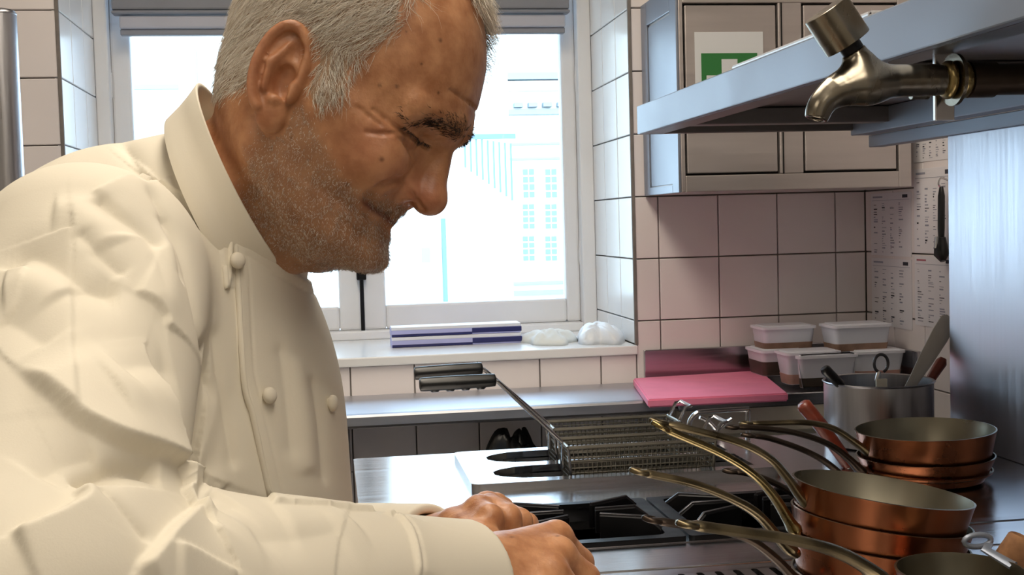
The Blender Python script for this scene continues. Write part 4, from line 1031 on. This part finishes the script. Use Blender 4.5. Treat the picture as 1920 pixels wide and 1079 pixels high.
# ---- strands
def strands(name, P, Nn, Dd, length, rad, m, parent, K=4, lift=.25, curl=.0, seed=0):
    rs = np.random.RandomState(seed); N = len(P); T = Dd-(Dd*Nn).sum(1, keepdims=True)*Nn; T /= np.linalg.norm(T, axis=1, keepdims=True)+1e-9
    S = np.cross(T, Nn); pts = []; ln = length[:, None]
    for k in range(K):
        t = k/(K-1); pts.append(P+T*ln*t*(1-.15*t)+Nn*ln*lift*(t-.55*t*t)+S*ln*curl*rs.randn(N, 1)*t*t)
    pts = np.stack(pts, 1); V = np.empty((N, K, 3, 3))
    for k in range(K):
        r = rad[:, None]*(1-.85*k/(K-1))
        for j in range(3):
            a = 2*math.pi*j/3; V[:, k, j] = pts[:, k]+r*(math.cos(a)*S+math.sin(a)*Nn)
    base = np.arange(N)[:, None]*K*3; q = []
    for k in range(K-1):
        for j in range(3): q.append(np.concatenate([base+k*3+j, base+k*3+(j+1) % 3, base+(k+1)*3+(j+1) % 3, base+(k+1)*3+j], 1))
    Fq = np.stack(q, 1).reshape(-1, 4)
    o = np_mesh(name, abc2w(V.reshape(-1, 3)), Fq, m, parent); o['kind'] = 'stuff'
    tn = np.repeat(rs.rand(N), K*3).astype(np.float32)
    at = o.data.attributes.new('tone', 'FLOAT', 'POINT'); at.data.foreach_set('value', tn)
    return o
def hair_mat(name, stops, rough=.5):
    nt = MATS[name].node_tree; b = nt.nodes['Principled BSDF']; a = nt.nodes.new('ShaderNodeAttribute'); a.attribute_name = 'tone'
    r = nt.nodes.new('ShaderNodeValToRGB'); e = r.color_ramp.elements
    e[0].color = lin(stops[0]); e[1].color = lin(stops[-1])
    for i, s_ in enumerate(stops[1:-1]): x = e.new((i+1)/(len(stops)-1)); x.color = lin(s_)
    nt.links.new(a.outputs['Fac'], r.inputs[0]); nt.links.new(r.outputs[0], b.inputs['Base Color'])
hair_mat('hair_white', ('b3a08c', 'd9ccba', 'ece5d9', 'f6f2ea')); hair_mat('beard_hair', ('8a7565', 'c2b3a5', 'ddd4ca', 'ece7e0')); hair_mat('brow_hair', ('241d1a', '3a302a', '6a5c52'))
POLY = np.array([(-.12, -.024), (-.030, -.022), (-.010, -.018), (.000, -.005), (.0005, .025), (.010, .042), (.026, .041), (.0345, .030), (.038, .008), (.046, .000), (.056, .004), (.0625, .016), (.058, .030), (.0575, .040), (.062, .055), (.0677, .074), (.060, .095), (.050, .125), (.05, .2), (-.12, .2)])
def inpoly(x, y, Pg):
    c = np.zeros(len(x), bool); j = len(Pg)-1
    for i in range(len(Pg)):
        xi, yi = Pg[i]; xj, yj = Pg[j]
        c ^= ((yi > y) != (yj > y)) & (x < (xj-xi)*(y-yi)/(yj-yi+1e-12)+xi); j = i
    return c
def hair_mask(u, v, w_):
    aw = np.abs(w_)
    side = inpoly(u, v, POLY) & (aw > .02)
    top = (v > .085) & (w_ < .018) & (w_ > -.055) & (u < .086)
    back = (u < -.02) & (v > -.026)
    crown = (u < .035) & (v > .08)
    return side | top | back | crown
np.random.seed(2)
hd = (np.linalg.norm(ab-HC, axis=1) < .175)
jt = np.random.randn(n, 2)*.0022
hm = hd & hair_mask(u, v, w) & (ear_sdf(la) > .0025); hmj = hd & hair_mask(u+jt[:, 0], v+jt[:, 1], w) & (ear_sdf(la) > .0015)
ids = np.where(hmj)[0]
wgt = np.where((u[ids] > -.03) & (v[ids] < .125), .25, 1.0)       # finer mesh there
pick = np.random.choice(ids, 40000, p=wgt/wgt.sum()); nq = len(pick)
P = ab[pick]+np.random.randn(nq, 3)*.0009
uu, vv, ww = la[pick].T
fr = sstep(uu, .045, .075)*(vv > .085); sb = sstep(uu, .030, .045)*(vv < .045)
wave = np.sin(uu*190+vv*60)*np.sin(vv*150+1.3)
Dl = np.stack([-.42+1.0*sb+1.5*fr-.35*sstep(vv, .06, .12)+.28*wave, -.88+.55*sstep(vv, .09, .13)+.9*fr+.12*wave, .05*np.sign(ww)], 1)+np.random.randn(nq, 3)*.20
Dw = Dl[:, 0:1]*HU+Dl[:, 1:2]*HV+Dl[:, 2:3]*HW
ln = np.random.uniform(.008, .018, nq)*np.where(vv > .06, 1.25, 1.0)*np.where((uu > .030) & (vv < .045), .70, 1.0)*np.where(vv < .0, .55, 1.0)*(1+.9*fr)
sa = body.data.attributes.new('scalp', 'FLOAT', 'POINT'); sa.data.foreach_set('value', (hm & hair_mask(u+.004, v, w) & hair_mask(u, v+.004, w)).astype(np.float32))
hair = strands('hair', P, nrm[pick], Dw, ln, np.random.uniform(.00013, .00026, nq), 'hair_white', chef, 4, .36, .14, 1)
# beard stubble
wb_ = np.where(hd, bmk, 0)*np.where(u < -.03, 1, 1); ids = np.where(wb_ > .02)[0]
pick = np.random.choice(ids, 17000, p=wb_[ids]/wb_[ids].sum())
P = ab[pick]+np.random.randn(len(pick), 3)*.0005
Dl = np.stack([.25+0*pick, -.9+0*pick, 0*pick], 1)+np.random.randn(len(pick), 3)*.5; Dw = Dl[:, 0:1]*HU+Dl[:, 1:2]*HV+Dl[:, 2:3]*HW
strands('beard', P, nrm[pick], Dw, np.random.uniform(.0010, .0024, len(pick))*np.where(la[pick][:, 0] > .07, 1.25, 1), np.random.uniform(.00010, .00019, len(pick)), 'beard_hair', chef, 3, .7, .05, 3)
# eyebrows
ebl = np.array([(.1190, .0385, .008), (.1105, .0385, .024), (.1015, .0350, .037), (.0905, .0285, .049)])
for s_ in (1, -1):
    t = np.random.beta(.9, 1.7, 430); k = np.interp(t, [0, .33, .66, 1], [0, 1, 2, 3]); i0 = np.clip(k.astype(int), 0, 2); f_ = (k-i0)[:, None]
    q = ebl[i0]*(1-f_)+ebl[i0+1]*f_; q = q+np.random.randn(430, 3)*np.array([.0012, .0021, .002])*(1.15-.6*t[:, None]); q[:, 2] *= s_
    pw = snap(lambda p: head_sdf(p, False), hw(q), 4, .01); gg = grad(lambda p: head_sdf(p, False), pw); nn = gg/np.linalg.norm(gg, axis=1, keepdims=True)
    Dl = np.stack([-.7+0*t, .15-.3*t, s_*(.8+0*t)], 1)+np.random.randn(430, 3)*.25; Dw = Dl[:, 0:1]*HU+Dl[:, 1:2]*HV+Dl[:, 2:3]*HW
    strands('eyebrow', pw, nn, Dw, np.random.uniform(.004, .008, 430), np.random.uniform(.00014, .00028, 430), 'brow_hair', chef, 4, .5, .15, 5)
    # lashes along the closed lid
    lid = CREASES[0][2]; t = np.random.rand(130)*(len(lid)-1); i0 = np.clip(t.astype(int), 0, len(lid)-2); f_ = (t-i0)[:, None]
    q = lid[i0]*(1-f_)+lid[i0+1]*f_+np.random.randn(130, 3)*.0004+np.array([0, .0010, 0]); q[:, 2] *= s_
    pw = snap(lambda p: head_sdf(p, False), hw(q), 4, .01); gg = grad(lambda p: head_sdf(p, False), pw); nn = gg/np.linalg.norm(gg, axis=1, keepdims=True)
    t = t*0; Dl = np.stack([.35+0*t, -.95+0*t, s_*.25+0*t], 1)+np.random.randn(130, 3)*.2; Dw = Dl[:, 0:1]*HU+Dl[:, 1:2]*HV+Dl[:, 2:3]*HW
    strands('eyelashes', pw, nn, Dw, np.random.uniform(.0025, .0050, 130), np.full(130, .00016), 'brow_hair', chef, 3, .5, .1, 6)

# ---- jacket
V, Fq = surface_nets(lambda p: jacket_sdf(w2abc(p)), (-.46, .42, .78), (.14, 1.36, 1.47), .0029)
jk = np_mesh('chef_jacket', V, Fq, 'jacket_cloth', chef); jk['label'] = 'white double-breasted chef jacket'
pq = proj(V); sel = (pq[:, 0] > -60) & (pq[:, 0] < 920) & (pq[:, 1] > 120) & (pq[:, 1] < 1110)
jg = grad(jacket_sdf, w2abc(V), .006); sel &= (jg[:, 2] < .35) & (w2abc(V)[:, 2] < 1.02)
bm = bmesh.new(); bm.from_mesh(jk.data)
bmesh.ops.subdivide_edges(bm, edges=[e for e in bm.edges if sel[e.verts[0].index] and sel[e.verts[1].index]], cuts=1, use_grid_fill=True)
bm.to_mesh(jk.data); bm.free(); me = jk.data
co = np.empty(len(me.vertices)*3); me.vertices.foreach_get('co', co); V = co.reshape(-1, 3)+org(chef)
ee = np.empty(len(me.edges)*2, np.int32); me.edges.foreach_get('vertices', ee); ee = ee.reshape(-1, 2); ee = np.concatenate([ee, ee[:, ::-1]])
ja = snap(jacket_sdf, w2abc(V), 2, .002)
g = grad(jacket_sdf, ja, .008); jn = g/(np.linalg.norm(g, axis=1, keepdims=True)+1e-9)
FOLDS = [  # kind, amplitude, width, decay (m), pixels along the crease
    ('s', .0030, .0016, .030, [(168, 366), (200, 350), (240, 334), (272, 346), (325, 326)]),
    ('v', -.0045, .0060, 0, [(176, 372), (215, 402), (262, 432), (300, 475)]),
    ('v', -.0040, .0045, 0, [(146, 436), (172, 462), (205, 492), (235, 520)]),
    ('v', -.0045, .0050, 0, [(268, 346), (300, 395), (330, 455), (353, 546), (377, 675), (406, 770)]),
    ('v', -.0035, .0045, 0, [(300, 400), (325, 470), (335, 540)]),
    ('r', .0040, .0130, 0, [(95, 402), (135, 400), (170, 425), (210, 470)]),
    ('r', .0035, .0120, 0, [(224, 440), (259, 485), (300, 560), (318, 430)]),
    ('v', -.0085, .0120, 0, [(8, 505), (35, 472), (76, 474), (165, 530), (235, 548)]),
    ('r', .0045, .0150, 0, [(0, 545), (60, 525), (120, 560)]),
    ('v', -.0040, .0120, 0, [(0, 593), (40, 612), (90, 650)]),
    ('s', .0030, .0014, .022, [(306, 618), (302, 595), (280, 570), (247, 548)]),
    ('s', .0020, .0010, .020, [(137, 546), (136, 430), (136, 700), (136, 793)]),
    ('s', .0085, .0026, .040, [(390, 896), (330, 872), (277, 852), (215, 834), (177, 817), (137, 793), (90, 745), (30, 690)]),
    ('v', -.0110, .0060, 0, [(132, 914), (165, 898), (200, 886), (235, 878), (277, 884), (300, 898)]),
    ('s', .0075, .0030, .025, [(18, 1011), (60, 996), (110, 972), (145, 946), (136, 922)]),
    ('v', -.0050, .0110, 0, [(70, 900), (115, 872), (185, 852)]),
    ('v', -.0040, .0160, 0, [(215, 705), (270, 690), (325, 700)]),
    ('r', .0040, .0160, 0, [(200, 740), (260, 735), (320, 760)]),
    ('s', .0060, .0022, .040, [(241, 1078), (275, 1040), (310, 1000), (350, 968), (377, 948)]),
    ('v', -.0045, .0055, 0, [(366, 920), (368, 940), (380, 950), (398, 942)]),
    ('r', .0040, .0085, 0, [(376, 904), (396, 908), (405, 926)]),
    ('v', -.0030, .0030, 0, [(171, 928), (200, 955), (235, 990), (274, 1028)]),
    ('s', .0030, .0014, .020, [(300, 1034), (350, 1046), (390, 1062), (440, 1082)]),
    ('v', -.0040, .0110, 0, [(385, 1000), (400, 970), (440, 958)]),
    ('r', .0035, .0160, 0, [(520, 985), (600, 985), (660, 978)]),
    ('v', -.0030, .0130, 0, [(460, 1020), (560, 1015), (640, 1000)]),
    ('s', .0026, .0012, .012, [(783, 1085), (780, 1050), (772, 1010), (760, 985), (738, 962), (716, 966)]),
    ('v', -.0016, .0014, 0, [(752, 966), (776, 992), (790, 1040), (793, 1085)]),
    ('v', -.0040, .0050, 0, [(398, 600), (412, 700), (428, 800), (440, 890)]),
    ('r', .0035, .0130, 0, [(545, 660), (560, 780), (565, 900)]),
    ('v', -.0035, .0090, 0, [(582, 700), (594, 800), (602, 920)]),
    ('v', -.0025, .0080, 0, [(522, 640), (532, 740), (540, 870)]),
    ('v', -.0045, .0060, 0, [(228, 265), (250, 300), (272, 338)]),
    ('s', .0020, .0012, .015, [(430, 402), (408, 350), (385, 290), (350, 205)]),
]
PLK = np.array([(411, 424), (414, 470), (424, 540), (436, 430), (452, 700), (470, 780), (486, 860), (500, 930), (515, 1000)], float)
vis = jn[:, 2] < .25
disp = np.zeros(len(ja))
px = CX+F_PX*ja[:, 0]/ja[:, 2]; py = CY-F_PX*ja[:, 1]/ja[:, 2]
def seg_dist(q, pts):
    best = np.full(len(q), 9.0); sg = np.zeros(len(q)); tt = np.zeros(len(q)); Ltot = len(pts)-1
    for i in range(Ltot):
        a, b_ = pts[i], pts[i+1]; d = b_-a; h = np.clip(((q-a)@d)/(d@d+1e-12), 0, 1); r_ = q-a-h[:, None]*d; ds = np.linalg.norm(r_, axis=1)
        sd = r_@np.cross(d/np.linalg.norm(d), np.array([0, 0, 1.0])); m_ = ds < best
        best[m_] = ds[m_]; sg[m_] = sd[m_]; tt[m_] = (i+h[m_])/Ltot
    return best, np.sign(sg)*best, tt
for kd, am, wd, dec, pt in FOLDS:
    q = catmull(np.array(pt, float), 4); h3 = march(jacket_sdf, q[:, 0], q[:, 1])
    lo_, hi_ = h3.min(0)-.08, h3.max(0)+.08; m_ = vis & ((ja > lo_) & (ja < hi_)).all(1); ix = np.where(m_)[0]
    if not len(ix): continue
    ds, s_, tt = seg_dist(ja[ix], h3); end = sstep(tt, 0, .12)*sstep(1-tt, 0, .12)*.85+.15
    if kd == 's':
        x = s_; wd = max(wd, .0015); disp[ix] += 1.25*am*np.where(x > -wd, sstep(x, -wd, wd)*np.exp(-np.maximum(x, 0)/dec), 0)*end*np.exp(-np.maximum(ds-np.abs(x), 0)/.004)
    elif kd == 'v': disp[ix] += am*np.exp(-(ds/wd)**1.3)*end
    else: disp[ix] += am*np.exp(-(ds/wd)**2)*end
# overlapping front panel: one cloth thickness prouder, with a stitched edge
plx = np.interp(py, PLK[:, 1], PLK[:, 0]); top = 424+(px-411)*.62
dm = np.minimum((px-plx), (py-top)*.8)*ja[:, 2]/F_PX
pan_m = vis & (py > 400) & (px > 380) & (ja[:, 2] < 1.02) & (px < 700) & (py < 960)
disp += np.where(pan_m, .0034*sstep(dm, -.0010, .0010)-.0010*np.exp(-((dm-.0075)/.0011)**2)*(.6+.4*np.sin(py*.9)), 0)
rs = np.random.RandomState(8)
for k in range(10):
    kv = rs.randn(3)*14; disp += .0006*np.sin(ja@kv+rs.rand()*6)
def relax(x, k):
    dg = np.bincount(ee[:, 0], minlength=len(ja))[:, None]+1e-9
    for _ in range(k):
        y = np.stack([np.bincount(ee[:, 0], weights=x[ee[:, 1], c_], minlength=len(ja)) for c_ in range(x.shape[1])], 1)/dg; x = .5*x+.5*y
    return x
jn = relax(jn, 24); jn /= np.linalg.norm(jn, axis=1, keepdims=True)+1e-9
ja2 = ja+jn*relax(disp[:, None], 1)
me.vertices.foreach_set('co', (abc2w(ja2)-org(chef)).astype(np.float32).ravel()); me.polygons.foreach_set('use_smooth', np.ones(len(me.polygons), bool)); me.update()
# hem of the overlapping front panel
qe = catmull(np.vstack([[(419, 500)], PLK[2:8]]), 5)
he = march(jacket_sdf, qe[:, 0], qe[:, 1]); ge = grad(jacket_sdf, he, .006); ge /= np.linalg.norm(ge, axis=1, keepdims=True)
he = he+ge*(np.interp(np.arange(len(he)), [0, len(he)-1], [.0012, .0026])[:, None])
mk('panel_hem', *tube_vf(abc2w(he), .0021, 8, True, .55, up=-FW), 'jacket_cloth', jk, True)
# standing collar
e1 = np.array([.426, -.905, 0]); Ct = A(463, 334, .888); Cb = A(425, 392, .905)
def ringp(C_, r1, r2, t, sag=0.0): return C_+math.cos(t)*e1*r1+math.sin(t)*np.array([0, 0, -1.0])*r2
n_ = 72; rows = [(Ct, .0730, .0665, -.0010), (Ct, .0752, .0690, 0), (Ct*.97+Cb*.03, .0758, .0696, 0), (Ct*.6+Cb*.4, .0765, .0735, 0), (Ct*.25+Cb*.75, .0775, .080, 0), (Cb, .0785, .088, 0), (Cb*1.25-Ct*.25, .080, .092, 0)]
Vc = []; 
for C_, r1, r2, _ in rows:
    for k in range(n_): Vc.append(ringp(C_, r1, r2, 2*math.pi*k/n_))
for C_, r1, r2, _ in [(Ct*.95+Cb*.05, .0722, .0655, 0), (Ct*.3+Cb*.7, .0715, .066, 0)]:
    for k in range(n_): Vc.append(ringp(C_, r1, r2, 2*math.pi*k/n_))
Fc = []
order = [8, 7, 0, 1, 2, 3, 4, 5, 6]
for a, b_ in zip(order[:-1], order[1:]):
    for k in range(n_): Fc.append((a*n_+k, a*n_+(k+1) % n_, b_*n_+(k+1) % n_, b_*n_+k))
Vc = np.array(Vc)
cl = mk('collar', abc2w(Vc), Fc, 'jacket_cloth', jk, True)
Vu = []
for C_, r1, r2 in ((Ct*.80+Cb*.20, .0660, .0618), (Ct*.78+Cb*.22, .0712, .0645), (Ct*.2+Cb*.8, .0712, .0645)):
    for k in range(n_): Vu.append(ringp(C_, r1, r2, -1.2+2.4*k/(n_-1)))
mk('undershirt', abc2w(np.array(Vu)), [(a*n_+k, a*n_+(k+1) % n_, (a+1)*n_+(k+1) % n_, (a+1)*n_+k) for a in range(2) for k in range(n_-1)], 'trouser', chef, True, label='dark shirt neckline')
# cloth-covered buttons
fj = lambda p: jacket_sdf(p)-.003
for (bx_, by_, r_) in ((441, 490, .0058), (500, 743, .0058), (632, 754, .0062), (470, 612, .0)):
    if r_ == 0: continue
    if bx_ > 600:
        c_ = snap(fj, A(632, 754, .90)[None], 8, .01)[0]; nn = np.array([1.0, 0, -.1])
    else:
        c_ = march(fj, [bx_], [by_])[0]; nn = grad(jacket_sdf, c_[None], .004)[0]
    nn = nn/np.linalg.norm(nn); x_ = np.cross(nn, [0, 1, 0.1]); x_ /= np.linalg.norm(x_); y_ = np.cross(nn, x_)
    Vb = []; nb_ = 18
    prof = [(.55, -.35), (.62, .05), (.95, .28), (1.0, .52), (.88, .82), (.58, 1.02), (.2, 1.10), (.0, 1.11)]
    for rr_, zz_ in prof:
        for k in range(nb_): t = 2*math.pi*k/nb_; Vb.append(c_+r_*(rr_*(math.cos(t)*x_+math.sin(t)*y_)+zz_*nn))
    Fb = [(i*nb_+k, i*nb_+(k+1) % nb_, (i+1)*nb_+(k+1) % nb_, (i+1)*nb_+k) for i in range(len(prof)-1) for k in range(nb_)]
    mk('button', abc2w(np.array(Vb)), Fb, 'jacket_cloth', jk, True)
# dark neckline of the shirt under the collar, trousers, shoes (below the frame)
def legs(p):
    f = None
    for s_ in (-1, 1):
        hp_, kn, an = np.array((-.150, .955+s_*.085, .86)), np.array((-.135, .955+s_*.10, .47)), np.array((-.160, .955+s_*.105, .075))
        g_ = smin(caps(p, hp_, kn, .088, .075), caps(p, kn, an, .075, .062), .02); f = g_ if f is None else smin(f, g_, .02)
    return smax(f, .05-p[:, 2], .004)
V, Fq = surface_nets(legs, (-.30, .70, .02), (.0, 1.22, .98), .011); np_mesh('trousers', snap(legs, V, 2), Fq, 'trouser', chef)
for s_ in (-1, 1):
    def shoe(p, s_=s_):
        c_ = np.array((-.10, .955+s_*.105, .035)); f = ell(p, c_, (.145, .050, .045)); f = smin(f, ell(p, c_+np.array((-.07, 0, .03)), (.06, .042, .05)), .03); return smax(f, .001-p[:, 2], .003)
    V, Fq = surface_nets(shoe, (-.30, .955+s_*.105-.07, -.01), (.08, .955+s_*.105+.07, .13), .008); np_mesh('shoe', snap(shoe, V, 2), Fq, 'shoe', chef)

# ------------------------------------------------------------------ cast body of the tap: spout and neck flow into each other
sp_pts = catmull([T(1768, 150), T(1700, 151), T(1640, 154), T(1600, 160), T(1566, 172), T(1540, 196), T(1530, 224)], 3)
sp_r = np.interp(np.linspace(0, 1, len(sp_pts)), [0, .25, .45, .58, .75, 1], [.0155, .0160, .0195, .0180, .0130, .0108])
nk_pts = [T(1632, 158), T(1614, 120), T(1600, 96)]
def tap_sdf(p):
    f = None
    for i in range(len(sp_pts)-1):
        g_ = caps(p, sp_pts[i], sp_pts[i+1], sp_r[i], sp_r[i+1]); f = g_ if f is None else smin(f, g_, .004)
    f = smin(f, smin(caps(p, nk_pts[0], nk_pts[1], .0175, .0140), caps(p, nk_pts[1], nk_pts[2], .0140, .0125), .004), .016)
    d_ = sp_pts[-1]-sp_pts[-2]; d_ = d_/np.linalg.norm(d_); f = smax(f, (p-sp_pts[-1])@d_, .0015)
    a_ = nk_pts[2]-nk_pts[1]; a_ = a_/np.linalg.norm(a_); f = smax(f, (p-nk_pts[2])@a_, .0015)
    f = smax(f, p[:, 0]-sp_pts[0][0], .001)
    return smax(f, -caps(p, sp_pts[-1]-d_*.012, sp_pts[-1]+d_*.02, .0078, .0078), .001)
V, Fq = surface_nets(tap_sdf, (.455, 1.155, 1.36), (.665, 1.245, 1.50), .0016)
np_mesh('spout', snap(tap_sdf, V, 3, .002), Fq, 'tap_metal', tp)
